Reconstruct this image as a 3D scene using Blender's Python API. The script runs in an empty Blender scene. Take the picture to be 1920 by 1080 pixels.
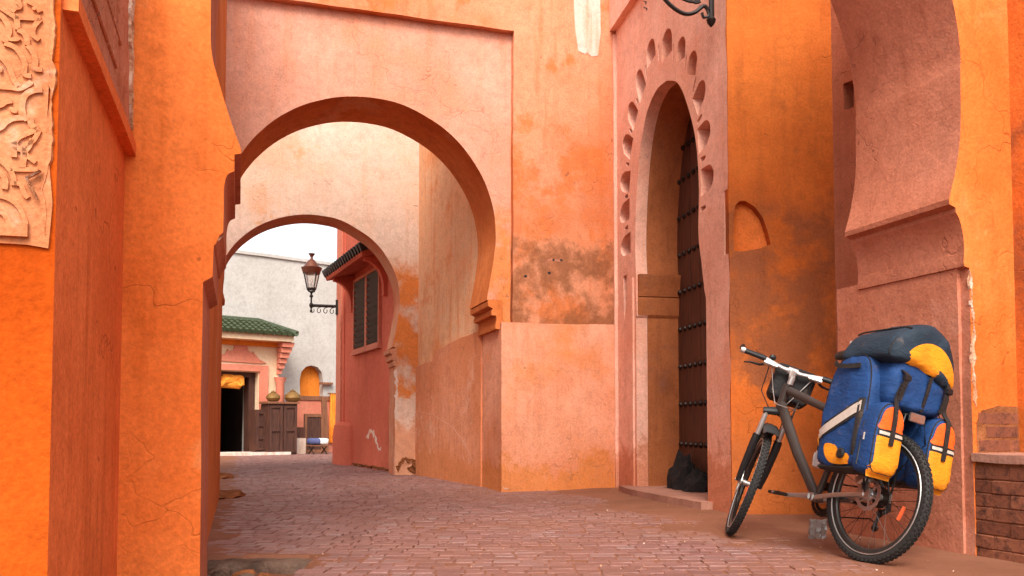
import bpy, bmesh, math, random
from math import radians, sin, cos, pi, hypot, atan2
from mathutils import Vector, Matrix, noise
from mathutils.geometry import tessellate_polygon
random.seed(7)
scene = bpy.context.scene
COL = scene.collection

# ------------------------------------------------------------------ camera
FPX, CAM_H, PITCH, HORIZON = 1600.0, 0.675, radians(2.5), 800.0
SH = (HORIZON - 540) / FPX - math.tan(PITCH)
cam_d = bpy.data.cameras.new('camera'); cam = bpy.data.objects.new('camera', cam_d); COL.objects.link(cam)
cam_d.sensor_width = 36; cam_d.lens = 36 * FPX / 1920; cam_d.shift_y = SH * FPX / 1920
cam_d.clip_start = 0.05; cam_d.clip_end = 800
cam.location = (0, 0, CAM_H); cam.rotation_euler = (radians(90) + PITCH, 0, 0)
scene.camera = cam

# ------------------------------------------------------------------ sky, sun, exposure
SUN_AZ, SUN_EL = radians(179), radians(48)         # azimuth clockwise from +Y
world = bpy.data.worlds.new('World'); scene.world = world; world.use_nodes = True
wn = world.node_tree; wn.nodes.clear()
sky = wn.nodes.new('ShaderNodeTexSky'); sky.sky_type = 'NISHITA'; sky.sun_disc = False
sky.sun_elevation = SUN_EL; sky.sun_rotation = SUN_AZ; sky.air_density = 1.0; sky.dust_density = 4.0; sky.ozone_density = 1.0
hs = wn.nodes.new('ShaderNodeHueSaturation'); hs.inputs['Saturation'].default_value = 0.22
bg = wn.nodes.new('ShaderNodeBackground'); bg.inputs['Strength'].default_value = 0.15
wo = wn.nodes.new('ShaderNodeOutputWorld')
wn.links.new(sky.outputs[0], hs.inputs['Color']); wn.links.new(hs.outputs[0], bg.inputs['Color']); wn.links.new(bg.outputs[0], wo.inputs['Surface'])
sun_d = bpy.data.lights.new('sun', 'SUN'); sun = bpy.data.objects.new('sun', sun_d); COL.objects.link(sun)
sun_d.energy = 1.05; sun_d.angle = radians(24); sun_d.color = (1.0, 0.93, 0.82)
sd = Vector((sin(SUN_AZ) * cos(SUN_EL), cos(SUN_AZ) * cos(SUN_EL), sin(SUN_EL)))
sun.rotation_euler = sd.to_track_quat('Z', 'Y').to_euler(); sun.location = (0, -4, 12)
scene.view_settings.view_transform = 'Standard'; scene.view_settings.look = 'None'
scene.view_settings.gamma = 1.0; scene.view_settings.exposure = 1.32
scene.view_settings.use_curve_mapping = False
scene.cycles.max_bounces = 6; scene.cycles.diffuse_bounces = 4; scene.cycles.glossy_bounces = 2; scene.cycles.transmission_bounces = 4
scene.cycles.use_denoising = True

# ------------------------------------------------------------------ pixel -> place helpers
def ray(u, v):
    x = (u - 960) / FPX; y = (540 - v) / FPX + SH
    return Vector((x, cos(PITCH) - y * sin(PITCH), sin(PITCH) + y * cos(PITCH)))
def ground_at(u, v, z=0.0):
    d = ray(u, v); t = (z - CAM_H) / d.z
    return Vector((d.x * t, d.y * t, z))
class Wall:                                          # an upright plane: s along it, z up, n out of it
    def __init__(self, o, d):
        self.o = Vector((o[0], o[1])); self.d = Vector((d[0], d[1])).normalized(); self.n = Vector((self.d.y, -self.d.x))
    def at(self, u, v, n=0.0):
        d = ray(u, v); o = self.o + self.n * n; d2 = Vector((d.x, d.y))
        t = o.dot(self.n) / d2.dot(self.n)
        return ((d2 * t - o).dot(self.d), CAM_H + d.z * t)
    def p(self, s, z, n=0.0):
        q = self.o + self.d * s + self.n * n
        return Vector((q.x, q.y, z))
    def trace(self, pts, n=0.0): return [self.at(u, v, n) for u, v in pts]

# ------------------------------------------------------------------ object helpers
XF = {}
def tag(o, label, cat, group=None, kind=None):
    if label: o['label'] = label
    if cat: o['category'] = cat
    if group: o['group'] = group
    if kind: o['kind'] = kind
    return o
def thing(name, label, cat, loc=(0, 0, 0), mat=None, group=None):
    o = bpy.data.objects.new(name, None); COL.objects.link(o); o.empty_display_size = 0.2
    m = mat if mat is not None else Matrix.Translation(Vector(loc))
    o.matrix_world = m; o.location = m.to_translation(); o.rotation_euler = m.to_euler()
    XF[o.name] = m
    return tag(o, label, cat, group)
class MB:
    def __init__(self): self.v = []; self.f = []; self.m = []
    def add(self, vs, fs, mat=0):
        b = len(self.v); self.v += [Vector(x) for x in vs]
        for f in fs: self.f.append([i + b for i in f]); self.m.append(mat)
        return self
    def box(self, c, s, mat=0, rot=None, ch=0.0):
        c = Vector(c); hx, hy, hz = s[0] / 2, s[1] / 2, s[2] / 2
        vs = []; fs = []
        if ch <= 0:
            vs = [Vector((x, y, z)) for z in (-hz, hz) for x, y in ((-hx, -hy), (hx, -hy), (hx, hy), (-hx, hy))]
            fs = [(3, 2, 1, 0), (4, 5, 6, 7), (0, 1, 5, 4), (1, 2, 6, 5), (2, 3, 7, 6), (3, 0, 4, 7)]
        else:
            for z, k in ((-hz, ch), (-hz + ch, 0), (hz - ch, 0), (hz, ch)):
                for x, y in ((-hx, -hy), (hx, -hy), (hx, hy), (-hx, hy)):
                    vs.append(Vector((x - math.copysign(k, x), y - math.copysign(k, y), z)))
            fs = [(3, 2, 1, 0), (12, 13, 14, 15)]
            for r in range(3):
                for i in range(4): fs.append((r * 4 + i, r * 4 + (i + 1) % 4, r * 4 + 4 + (i + 1) % 4, r * 4 + 4 + i))
        if rot is not None: vs = [rot @ x for x in vs]
        return self.add([x + c for x in vs], fs, mat)
    def tube(self, pts, r, seg=8, mat=0, caps=True, closed=False, flat=1.0):
        pts = [Vector(p) for p in pts]; n = len(pts); rs = r if isinstance(r, (list, tuple)) else [r] * n
        tn = []
        for i in range(n):
            a = pts[(i - 1) % n] if (i > 0 or closed) else pts[i]; b = pts[(i + 1) % n] if (i < n - 1 or closed) else pts[i]
            tn.append((b - a).normalized())
        up = Vector((0, 0, 1)) if abs(tn[0].z) < .9 else Vector((1, 0, 0))
        u = (up - tn[0] * up.dot(tn[0])).normalized(); vs = []
        for i in range(n):
            u = (u - tn[i] * u.dot(tn[i])).normalized(); w = tn[i].cross(u)
            for k in range(seg):
                a = 2 * pi * k / seg; vs.append(pts[i] + (u * cos(a) + w * sin(a) * flat) * rs[i])
        fs = []
        for i in range(n if closed else n - 1):
            j = (i + 1) % n
            for k in range(seg): fs.append((i * seg + k, i * seg + (k + 1) % seg, j * seg + (k + 1) % seg, j * seg + k))
        if caps and not closed: fs += [tuple(range(seg))[::-1], tuple(range((n - 1) * seg, n * seg))]
        return self.add(vs, fs, mat)
    def lathe(self, prof, base, ax=(0, 0, 1), seg=16, mat=0):         # prof: (radius, height)
        base = Vector(base); ax = Vector(ax).normalized(); t = Vector((1, 0, 0)) if abs(ax.x) < .8 else Vector((0, 1, 0))
        u = (t - ax * t.dot(ax)).normalized(); w = ax.cross(u); vs = []; fs = []
        for r, h in prof:
            for k in range(seg):
                a = 2 * pi * k / seg; vs.append(base + ax * h + (u * cos(a) + w * sin(a)) * max(r, 1e-4))
        for i in range(len(prof) - 1):
            for k in range(seg): fs.append((i * seg + k, i * seg + (k + 1) % seg, (i + 1) * seg + (k + 1) % seg, (i + 1) * seg + k))
        fs += [tuple(range(seg))[::-1], tuple(range((len(prof) - 1) * seg, len(prof) * seg))]
        return self.add(vs, fs, mat)
    def prism(self, W, outer, n0, n1, holes=(), front=0, side=0, back=None):
        loops = [list(outer)] + [list(h) for h in holes]
        flat = [q for l in loops for q in l]; N = len(flat)
        tr = tessellate_polygon([[Vector((a, b, 0)) for a, b in l] for l in loops])
        vs = [W.p(a, b, n0) for a, b in flat] + [W.p(a, b, n1) for a, b in flat]
        nn = Vector((W.n.x, W.n.y, 0)) * (1 if n0 > n1 else -1)
        b0 = len(self.v); self.v += vs
        for t in tr:
            p, q, r = (vs[i] for i in t); g = (q - p).cross(r - p)
            if g.length < 1e-12: continue
            t = list(t) if g.dot(nn) > 0 else list(t)[::-1]
            self.f.append([i + b0 for i in t]); self.m.append(front)
            self.f.append([i + N + b0 for i in t[::-1]]); self.m.append(side if back is None else back)
        k = 0
        for li, l in enumerate(loops):
            area = sum(l[i][0] * l[(i + 1) % len(l)][1] - l[(i + 1) % len(l)][0] * l[i][1] for i in range(len(l)))
            ccw = (area > 0) != (li > 0)
            if n0 < n1: ccw = not ccw
            for i in range(len(l)):
                a = k + i; b = k + (i + 1) % len(l)
                q = (a, a + N, b + N, b) if ccw else (a, b, b + N, a + N)
                self.f.append([j + b0 for j in q]); self.m.append(side)
            k += len(l)
        return self
    def build(self, name, mats, parent=None, loc=None, local=False, angle=30, smooth=True):
        me = bpy.data.meshes.new(name)
        if parent is not None: inv = Matrix.Identity(4) if local else XF[parent.name].inverted()
        elif loc is not None: inv = Matrix.Translation(-Vector(loc))
        else: inv = Matrix.Identity(4)
        me.from_pydata([inv @ x for x in self.v], [], self.f)
        if not isinstance(mats, (list, tuple)): mats = [mats]
        for mt in mats: me.materials.append(mt)
        me.polygons.foreach_set('material_index', self.m)
        me.polygons.foreach_set('use_smooth', [smooth] * len(self.f))
        me.update()
        if smooth: me.set_sharp_from_angle(angle=radians(angle))
        o = bpy.data.objects.new(name, me); COL.objects.link(o)
        if parent is not None:
            o.parent = parent; XF[o.name] = XF[parent.name]
        elif loc is not None:
            o.location = loc; XF[o.name] = Matrix.Translation(Vector(loc))
        else: XF[o.name] = Matrix.Identity(4)
        return o
def resample(poly, step=0.07, amp=0.0, seed=0.0, closed=True):
    out = []; n = len(poly)
    for i in range(n if closed else n - 1):
        a = poly[i]; b = poly[(i + 1) % n]; L = hypot(b[0] - a[0], b[1] - a[1]); k = max(1, int(L / step))
        for j in range(k):
            t = j / k; out.append((a[0] + (b[0] - a[0]) * t, a[1] + (b[1] - a[1]) * t))
    if not closed: out.append(tuple(poly[-1]))
    if amp:
        out = [(x + amp * noise.noise((x * 3.1 + seed, y * 3.1, seed)) * 2, y + amp * noise.noise((x * 3.1, y * 3.1 + seed, seed + 9)) * 2) for x, y in out]
    return out
def spline(pts, k=6, closed=False):
    n = len(pts); out = []
    for i in range(n if closed else n - 1):
        g = lambda j: pts[j % n] if closed else pts[max(0, min(n - 1, j))]
        p0, p1, p2, p3 = g(i - 1), g(i), g(i + 1), g(i + 2)
        for q in range(k):
            t = q / k
            out.append(tuple(.5 * (2 * b + (c - a) * t + (2 * a - 5 * b + 4 * c - d) * t * t + (3 * b - a - 3 * c + d) * t ** 3) for a, b, c, d in zip(p0, p1, p2, p3)))
    if not closed: out.append(tuple(pts[-1]))
    return out
def copy_obj(o, parent=None):
    c = o.copy(); COL.objects.link(c); c.parent = parent
    if parent is not None: XF[c.name] = XF[parent.name]
    return c

# ------------------------------------------------------------------ materials
class NT:
    def __init__(self, name):
        self.mat = bpy.data.materials.new(name); self.mat.use_nodes = True; self.t = self.mat.node_tree; self.t.nodes.clear()
        self.out = self.n('ShaderNodeOutputMaterial'); self.b = self.n('ShaderNodeBsdfPrincipled'); self.l(self.b.outputs[0], self.out.inputs['Surface'])
        self.pos = self.n('ShaderNodeNewGeometry').outputs['Position']
    def n(self, t): return self.t.nodes.new(t)
    def l(self, a, b): self.t.links.new(a, b)
    def put(self, s, v):
        if isinstance(v, bpy.types.NodeSocket): self.l(v, s)
        elif isinstance(v, (tuple, list)) and len(v) == 3 and s.type == 'RGBA': s.default_value = (*v, 1)
        else: s.default_value = v
    def math(self, op, a, b=0.0, c=0.0, clamp=False):
        m = self.n('ShaderNodeMath'); m.operation = op; m.use_clamp = clamp
        for i, x in enumerate((a, b, c)): self.put(m.inputs[i], x)
        return m.outputs[0]
    def vec(self, v, scale=(1, 1, 1), off=(0, 0, 0)):
        m = self.n('ShaderNodeMapping'); self.put(m.inputs['Vector'], v); m.inputs['Scale'].default_value = scale; m.inputs['Location'].default_value = off
        return m.outputs[0]
    def noise(self, scale, detail=4, rough=.55, v=None, dist=0.0):
        m = self.n('ShaderNodeTexNoise'); self.put(m.inputs['Vector'], v if v is not None else self.pos)
        for k, x in (('Scale', scale), ('Detail', detail), ('Roughness', rough), ('Distortion', dist)): m.inputs[k].default_value = x
        return m.outputs['Fac']
    def ramp(self, f, a, b, lo=0.0, hi=1.0):
        m = self.n('ShaderNodeMapRange'); m.interpolation_type = 'SMOOTHSTEP'
        for i, x in enumerate((f, a, b, lo, hi)): self.put(m.inputs[i], x)
        return m.outputs[0]
    def mix(self, f, a, b, mode='MIX'):
        m = self.n('ShaderNodeMix'); m.data_type = 'RGBA'; m.blend_type = mode
        self.put(m.inputs[0], f); self.put(m.inputs[6], a); self.put(m.inputs[7], b)
        return m.outputs[2]
    def bump(self, h, strength=.5, dist=.02, normal=None):
        m = self.n('ShaderNodeBump'); m.inputs['Strength'].default_value = strength; m.inputs['Distance'].default_value = dist
        self.put(m.inputs['Height'], h)
        if normal is not None: self.l(normal, m.inputs['Normal'])
        return m.outputs[0]
    def bevel(self, r=.015):
        m = self.n('ShaderNodeBevel'); m.samples = 4; m.inputs['Radius'].default_value = r
        return m.outputs[0]
    def sep(self):
        m = self.n('ShaderNodeSeparateXYZ'); self.l(self.pos, m.inputs[0]); return m.outputs
    def done(self, col, rough=.85, bump=None, metal=0.0, spec=.3):
        self.put(self.b.inputs['Base Color'], col); self.put(self.b.inputs['Roughness'], rough); self.put(self.b.inputs['Metallic'], metal)
        self.b.inputs['Specular IOR Level'].default_value = spec
        if bump is not None: self.l(bump, self.b.inputs['Normal'])
        return self.mat

def plaster(name, base, alt, stain=None, st_amt=.5, patch=None, patch_cut=(.56, .66), patch_amt=.7, crack=.6, foot=None, foot_h=.5,
            band=None, bump=.5, scale=1.0, streak=.35, seed=0.0, gloss=.85):
    K = .86; sc = lambda q: tuple(v * K for v in q) if q else None
    base, alt, stain, patch, foot = map(sc, (base, alt, stain, patch, foot)); band = (sc(band[0]), *band[1:]) if band else None
    g = NT(name); P = g.vec(g.pos, off=(seed * 3.7, seed * 1.9, seed * 2.3))
    n1 = g.noise(.8 * scale, 3, .62, P); n2 = g.noise(2.3 * scale, 5, .66, P, .12); n3 = g.noise(12, 3, .65, P); fine = g.noise(60, 2, .7, P)
    c = g.mix(g.ramp(n1, .36, .64), base, alt)
    stain = stain or tuple(x * .55 for x in base)
    c = g.mix(g.math('MULTIPLY', g.ramp(g.noise(1.5, 3, .7, g.vec(P, (5, 5, .45))), .48, .74), streak), c, stain)
    mott = g.math('ADD', g.math('MULTIPLY', n1, .45), g.math('ADD', g.math('MULTIPLY', n2, .40), g.math('MULTIPLY', n3, .15)))
    c = g.mix(g.math('MULTIPLY', g.ramp(mott, .50, .62), st_amt), c, stain)
    if patch:
        n4 = g.noise(1.5 * scale, 5, .68, g.vec(P, off=(2, 11, 5)), .1)
        c = g.mix(g.math('MULTIPLY', g.ramp(n4, *patch_cut), patch_amt), c, patch)
    x, y, z = g.sep()
    if foot or band: wob = g.math('MULTIPLY', g.math('SUBTRACT', g.math('ADD', g.math('MULTIPLY', n2, .75), g.math('MULTIPLY', n3, .25)), .5), 1.3)
    if foot:
        c = g.mix(g.math('MULTIPLY', g.ramp(g.math('ADD', z, wob), foot_h, foot_h - .18), .75), c, foot)
    if band:                                            # weathered stain with its own ragged outline: colour, z0, z1, amount
        bc, z0, z1, am = band
        zz = g.math('ADD', z, wob)
        m = g.math('MULTIPLY', g.ramp(zz, z0 - .15, z0), g.ramp(zz, z1 + .2, z1 - .1))
        m = g.math('MULTIPLY', m, g.ramp(n2, .34, .54))
        c = g.mix(g.math('MULTIPLY', m, am), c, bc)
    gr = g.math('ADD', g.math('MULTIPLY', fine, .4), g.math('ADD', g.math('MULTIPLY', n3, .35), g.math('MULTIPLY', n2, .25)))
    c = g.mix(1.0, c, g.mix(g.ramp(gr, .28, .72), (.72, .70, .68), (1.18, 1.18, 1.18)), 'MULTIPLY')
    c = g.mix(g.math('MULTIPLY', g.ramp(g.math('ADD', n3, g.math('MULTIPLY', n1, .4)), .78, .90), .22), c, tuple(v * .5 for v in base))
    h = g.math('ADD', g.math('MULTIPLY', n2, .8), g.math('ADD', g.math('MULTIPLY', fine, .2), g.math('MULTIPLY', n3, .5)))
    if crack > .15:
        wp = g.n('ShaderNodeVectorMath'); wp.operation = 'MULTIPLY_ADD'
        nc = g.n('ShaderNodeTexNoise'); nc.inputs['Scale'].default_value = 2.6; nc.inputs['Detail'].default_value = 3; g.l(P, nc.inputs['Vector'])
        g.l(nc.outputs['Color'], wp.inputs[0]); wp.inputs[1].default_value = (.9, .9, .9); g.l(P, wp.inputs[2])
        vo = g.n('ShaderNodeTexVoronoi'); vo.feature = 'DISTANCE_TO_EDGE'; vo.inputs['Scale'].default_value = 1.5 * scale; g.l(wp.outputs[0], vo.inputs['Vector'])
        cm = g.math('MULTIPLY', g.ramp(vo.outputs['Distance'], .008, .0018), g.ramp(n1, .47, .58))
        c = g.mix(g.math('MULTIPLY', cm, crack * .8), c, tuple(v * .33 for v in base))
        ch = g.n('ShaderNodeTexVoronoi'); ch.inputs['Scale'].default_value = 7; g.l(wp.outputs[0], ch.inputs['Vector'])
        cs = g.n('ShaderNodeSeparateColor'); g.l(ch.outputs['Color'], cs.inputs[0])
        chip = g.math('MULTIPLY', g.ramp(ch.outputs['Distance'], .13, .08), g.math('GREATER_THAN', cs.outputs[0], .94))
        c = g.mix(g.math('MULTIPLY', chip, .6), c, tuple(v * .35 for v in base))
        h = g.math('SUBTRACT', h, g.math('ADD', g.math('MULTIPLY', cm, .35), g.math('MULTIPLY', chip, .35)))
    return g.done(c, gloss, g.bump(h, bump, .022), spec=.04)

def simple(name, col, rough=.5, metal=0.0, var=.15, nscale=30, bump=0.0, spec=.4):
    g = NT(name); oc = g.n('ShaderNodeTexCoord').outputs['Object']
    f = g.noise(nscale, 5, .6, oc)
    c = g.mix(f, tuple(v * (1 - var) for v in col), tuple(min(1, v * (1 + var)) for v in col))
    r = g.ramp(g.noise(nscale * .4, 4, .6, oc), .2, .8, max(0, rough - .08), min(1, rough + .1))
    return g.done(c, r, g.bump(f, bump, .004) if bump else None, metal, spec)
def fabric(name, col, rough=.75, weave=420):
    g = NT(name); oc = g.n('ShaderNodeTexCoord').outputs['Object']
    big = g.noise(7, 5, .6, oc); fine = g.noise(weave, 2, .5, oc)
    c = g.mix(g.ramp(big, .3, .7), tuple(v * .8 for v in col), tuple(min(1, v * 1.15) for v in col))
    c = g.mix(g.math('MULTIPLY', g.ramp(g.noise(16, 6, .7, oc), .58, .75), .25), c, (.25, .15, .1))
    h = g.math('ADD', g.math('MULTIPLY', g.noise(22, 3, .5, g.vec(oc, (1, 1, 2.2)), 1.0), 1.0), g.math('MULTIPLY', fine, .12))
    return g.done(c, rough, g.bump(h, .45, .012), spec=.35)
def wood(name, col, dark, rough=.65, ax=(14, 14, 1.2)):
    g = NT(name); v = g.vec(g.pos, ax)
    n = g.noise(2.5, 8, .7, v, .4)
    c = g.mix(g.ramp(n, .3, .7), dark, col)
    return g.done(c, rough, g.bump(n, .4, .006), spec=.3)

M = {}
M['arch_orange'] = plaster('orange_plaster', (.88, .235, .056), (.82, .18, .036), (.56, .11, .016), .50, (.88, .37, .14), (.55, .70), .6, crack=.45, streak=.4, seed=1)
M['pier_orange'] = plaster('deep_pier_plaster', (.52, .090, .009), (.47, .068, .005), (.28, .034, .002), .55, (.58, .16, .045), (.55, .70), .6, crack=.5, streak=.4, seed=30)
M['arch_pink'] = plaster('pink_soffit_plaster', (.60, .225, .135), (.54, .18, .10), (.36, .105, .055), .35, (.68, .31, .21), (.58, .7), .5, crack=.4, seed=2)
M['panel_pink'] = plaster('pale_pink_plaster', (.74, .37, .26), (.73, .33, .215), (.70, .22, .09), .40, (.72, .20, .06), (.63, .78), .55, crack=.45, streak=.3, seed=3, band=((.70, .22, .055), 1.0, 2.9, .85))
M['frame_plaster'] = plaster('weathered_frame_plaster', (.76, .31, .17), (.74, .25, .115), (.60, .14, .035), .55, (.68, .18, .05), (.52, .64), .8, crack=.35, streak=.4, seed=4, band=((.26, .095, .04), 1.55, 2.6, .85))
M['dado_pink'] = plaster('pink_dado_plaster', (.84, .38, .235), (.80, .31, .17), (.60, .17, .075), .45, (.74, .24, .075), (.50, .72), .7, crack=.5, streak=.3, seed=5, foot=(.70, .22, .05), foot_h=.38)
M['passage'] = plaster('cream_orange_plaster', (.82, .42, .22), (.84, .50, .30), (.74, .24, .07), .5, (.74, .24, .08), (.55, .68), .7, crack=.3, streak=.75, seed=6, foot=(.68, .26, .13), foot_h=1.55)
M['passage_dado'] = plaster('salmon_dado_plaster', (.76, .31, .17), (.74, .26, .12), (.50, .15, .06), .35, (.80, .42, .28), (.56, .66), .7, crack=.7, streak=.35, seed=13, foot=(.70, .24, .09), foot_h=.45)
M['inner_arch'] = plaster('sandy_cream_plaster', (.78, .59, .47), (.77, .53, .39), (.74, .34, .16), .4, (.74, .32, .09), (.60, .72), .65, crack=.25, streak=.3, seed=7, band=((.72, .20, .025), 1.2, 2.9, .9), foot=(.70, .27, .12), foot_h=.9)
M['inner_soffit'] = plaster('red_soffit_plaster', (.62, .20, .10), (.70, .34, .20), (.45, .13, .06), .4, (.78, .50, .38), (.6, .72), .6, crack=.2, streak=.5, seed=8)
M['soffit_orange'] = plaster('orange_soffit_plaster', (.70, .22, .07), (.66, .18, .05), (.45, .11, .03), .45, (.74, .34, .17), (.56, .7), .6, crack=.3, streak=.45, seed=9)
M['gate_pink'] = plaster('salmon_gate_plaster', (.92, .50, .37), (.90, .45, .32), (.70, .24, .12), .35, (.74, .26, .09), (.6, .74), .5, crack=.2, streak=.3, seed=10, foot=(.62, .20, .09), foot_h=.55)
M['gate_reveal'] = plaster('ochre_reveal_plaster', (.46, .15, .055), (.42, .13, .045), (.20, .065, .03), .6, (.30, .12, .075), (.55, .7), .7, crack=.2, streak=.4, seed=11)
M['front_orange'] = plaster('stained_orange_plaster', (.76, .205, .042), (.70, .165, .032), (.36, .10, .03), .55, (.30, .10, .04), (.55, .72), .75, crack=.35, streak=.4, seed=12, band=((.30, .10, .045), 1.1, 2.3, .8), foot=(.50, .14, .04), foot_h=.7)
M['side_pink'] = plaster('dusky_pink_plaster', (.58, .22, .125), (.54, .19, .10), (.38, .11, .05), .4, None, crack=.4, seed=14)
M['recess'] = plaster('deep_orange_plaster', (.86, .225, .07), (.80, .185, .055), (.52, .11, .03), .4, None, crack=.75, streak=.6, seed=15)
M['stucco'] = plaster('carved_stucco', (.62, .25, .115), (.58, .20, .08), (.48, .115, .03), .5, (.64, .37, .24), (.52, .62), .7, crack=.3, scale=2.5, bump=.6, seed=16)
M['scored'] = plaster('scored_pink_plaster', (.60, .26, .17), (.56, .22, .13), (.34, .11, .05), .5, None, crack=.9, scale=3, bump=.8, seed=17)
M['rough'] = plaster('broken_plaster', (.72, .42, .27), (.60, .28, .14), (.34, .12, .05), .8, (.80, .60, .48), (.5, .6), .8, crack=.2, scale=4, bump=1.0, seed=18)
M['red'] = plaster('red_house_plaster', (.68, .165, .10), (.64, .145, .085), (.50, .105, .06), .3, None, crack=.1, streak=.25, bump=.3, seed=19)
M['red_pale'] = plaster('red_house_corner_plaster', (.70, .25, .16), (.68, .22, .14), None, .2, None, crack=.1, streak=.25, bump=.3, seed=20)
M['white'] = plaster('cream_white_plaster', (.52, .49, .45), (.51, .475, .43), (.46, .42, .37), .1, None, crack=.1, streak=.2, bump=.25, seed=21)
M['cream'] = plaster('cream_portal_plaster', (.80, .62, .42), (.79, .56, .36), (.66, .36, .18), .2, None, crack=.1, streak=.2, bump=.25, seed=22)
M['niche'] = plaster('orange_niche_plaster', (.80, .24, .035), (.78, .22, .03), None, .2, None, crack=.05, bump=.2, seed=23)
M['paint'] = plaster('white_limewash', (.80, .66, .58), (.78, .58, .46), (.70, .34, .20), .4, None, crack=.1, streak=.7, bump=.4, seed=24)
M['iron'] = simple('wrought_iron', (.022, .015, .012), .5, .4, .3, 40, .3)
M['lamp_copper'] = simple('copper_lamp_cap', (.16, .055, .03), .45, .5, .3, 40, .2)
M['shutter'] = wood('shutter_wood', (.055, .035, .028), (.025, .016, .013))
M['frame_wood'] = wood('window_frame_wood', (.17, .07, .04), (.10, .04, .025))
M['door'] = wood('door_wood', (.11, .034, .016), (.05, .016, .009), .6)
M['stud'] = simple('iron_stud', (.03, .018, .014), .4, .7, .3, 60)
M['dark_wood'] = wood('dark_carved_wood', (.10, .036, .02), (.035, .013, .009))
M['brown_wood'] = wood('brown_wood', (.26, .10, .045), (.13, .05, .025))
M['green_tile'] = simple('green_glazed_tile', (.035, .048, .018), .5, 0, .6, 9, .2, .5)
M['dark_tile'] = simple('dark_roof_tile', (.03, .022, .02), .6, 0, .4, 12, .3)
M['black'] = simple('black_plastic', (.012, .011, .011), .45, 0, .2, 30)
M['interior'] = simple('dim_shop_interior', (.06, .035, .025), .9, 0, .4, 3)
M['brass'] = simple('hammered_brass', (.24, .13, .04), .55, .6, .35, 25, .4)
M['cloth_blue'] = fabric('blue_print_cloth', (.08, .09, .20)); M['cloth_white'] = fabric('white_cloth', (.7, .66, .62)); M['cloth_orange'] = fabric('orange_cloth', (.85, .30, .03))
M['stone'] = plaster('worn_stone', (.20, .125, .09), (.14, .085, .06), (.05, .033, .027), .7, (.34, .25, .20), (.58, .68), .6, crack=.3, scale=4, bump=.8, seed=25)
M['step'] = plaster('dusty_step_stone', (.48, .24, .17), (.42, .20, .14), (.25, .11, .08), .4, None, crack=.4, scale=2, seed=26)
M['soil'] = plaster('red_soil', (.34, .125, .05), (.26, .09, .035), (.12, .045, .02), .6, None, crack=0, scale=6, bump=1.0, seed=27)

# paving: burnt setts with dust, each a little different
def paving(name):
    g = NT(name)
    oi = g.n('ShaderNodeObjectInfo').outputs['Random']; isl = None
    for nd in g.t.nodes:
        if nd.type == 'NEW_GEOMETRY': isl = nd.outputs['Random Per Island']
    r = g.math('FRACT', g.math('ADD', oi, isl))
    c = g.mix(r, (.165, .072, .058), (.23, .108, .09))
    c = g.mix(g.math('MULTIPLY', g.ramp(g.math('FRACT', g.math('MULTIPLY', r, 7.3)), .7, 1.0), .6), c, (.24, .15, .135))
    x, y, z = g.sep()
    dust = g.math('MULTIPLY', g.ramp(g.noise(.8, 7, .65), .40, .62), g.ramp(g.math('ADD', x, g.math('MULTIPLY', g.noise(1.1, 5), 1.6)), -.6, 1.6, .12, .9))
    c = g.mix(g.math('MULTIPLY', dust, .75), c, (.225, .088, .048))
    fine = g.noise(55, 6, .7)
    c = g.mix(1.0, c, g.mix(g.ramp(fine, .3, .7), (.80, .80, .80), (1.2, 1.2, 1.2)), 'MULTIPLY')
    c = g.mix(g.math('MULTIPLY', g.ramp(g.noise(7, 6, .7), .6, .75), .25), c, (.14, .06, .04))
    rg = g.math('ADD', g.ramp(g.noise(5, 5, .6), .3, .7, .46, .66), g.math('MULTIPLY', dust, .3))
    h = g.math('ADD', g.math('MULTIPLY', g.noise(16, 6, .65), .7), g.math('MULTIPLY', fine, .3))
    return g.done(c, rg, g.bump(h, .35, .006), spec=.4)
M['sett'] = paving('worn_paving_brick')
def dirt():
    g = NT('trodden_dirt')
    c = g.mix(g.ramp(g.noise(1.4, 8, .65), .35, .65), (.185, .07, .036), (.235, .092, .05))
    c = g.mix(g.math('MULTIPLY', g.ramp(g.noise(6, 8, .7), .55, .72), .6), c, (.10, .04, .022))
    c = g.mix(g.math('MULTIPLY', g.ramp(g.noise(48, 4, .7), .62, .75), .5), c, (.27, .14, .09))
    h = g.math('ADD', g.noise(9, 8, .7), g.math('MULTIPLY', g.noise(70, 4, .6), .35))
    return g.done(c, .85, g.bump(h, .6, .012), spec=.25)
M['dirt'] = dirt()
def brickmat():
    g = NT('old_dark_brick'); oi = g.n('ShaderNodeObjectInfo').outputs['Random']
    c = g.mix(oi, (.17, .052, .026), (.27, .09, .045)); n = g.noise(18, 8, .7)
    c = g.mix(g.ramp(n, .45, .7), c, (.06, .022, .016))
    return g.done(c, .8, g.bump(g.math('ADD', n, g.math('MULTIPLY', g.noise(90, 4), .4)), .7, .01), spec=.25)
M['brick'] = brickmat()

# ------------------------------------------------------------------ the planes of the place (from the photograph's ground contacts)
A0 = Wall(ground_at(1822, 1044), (1, .32))            # near street arch
A1 = Wall(ground_at(942, 922), (1, .30))              # big horseshoe arch
A2 = Wall(ground_at(783, 890), (1, .30))              # inner horseshoe arch
W3 = Wall((1.10, 9.55), (.56, -3.10))                 # gate wall with the studded door
W4 = Wall((1.66, 6.45), (1, 0.0))                     # orange front of the gate block
AX = -A0.n                                            # the lane's direction, away from the camera (2D)
RED = Wall(ground_at(745, 887), (ground_at(745, 887) - ground_at(632, 868))[:2])
WH = Wall(ground_at(612, 848), (1, .8))
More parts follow.
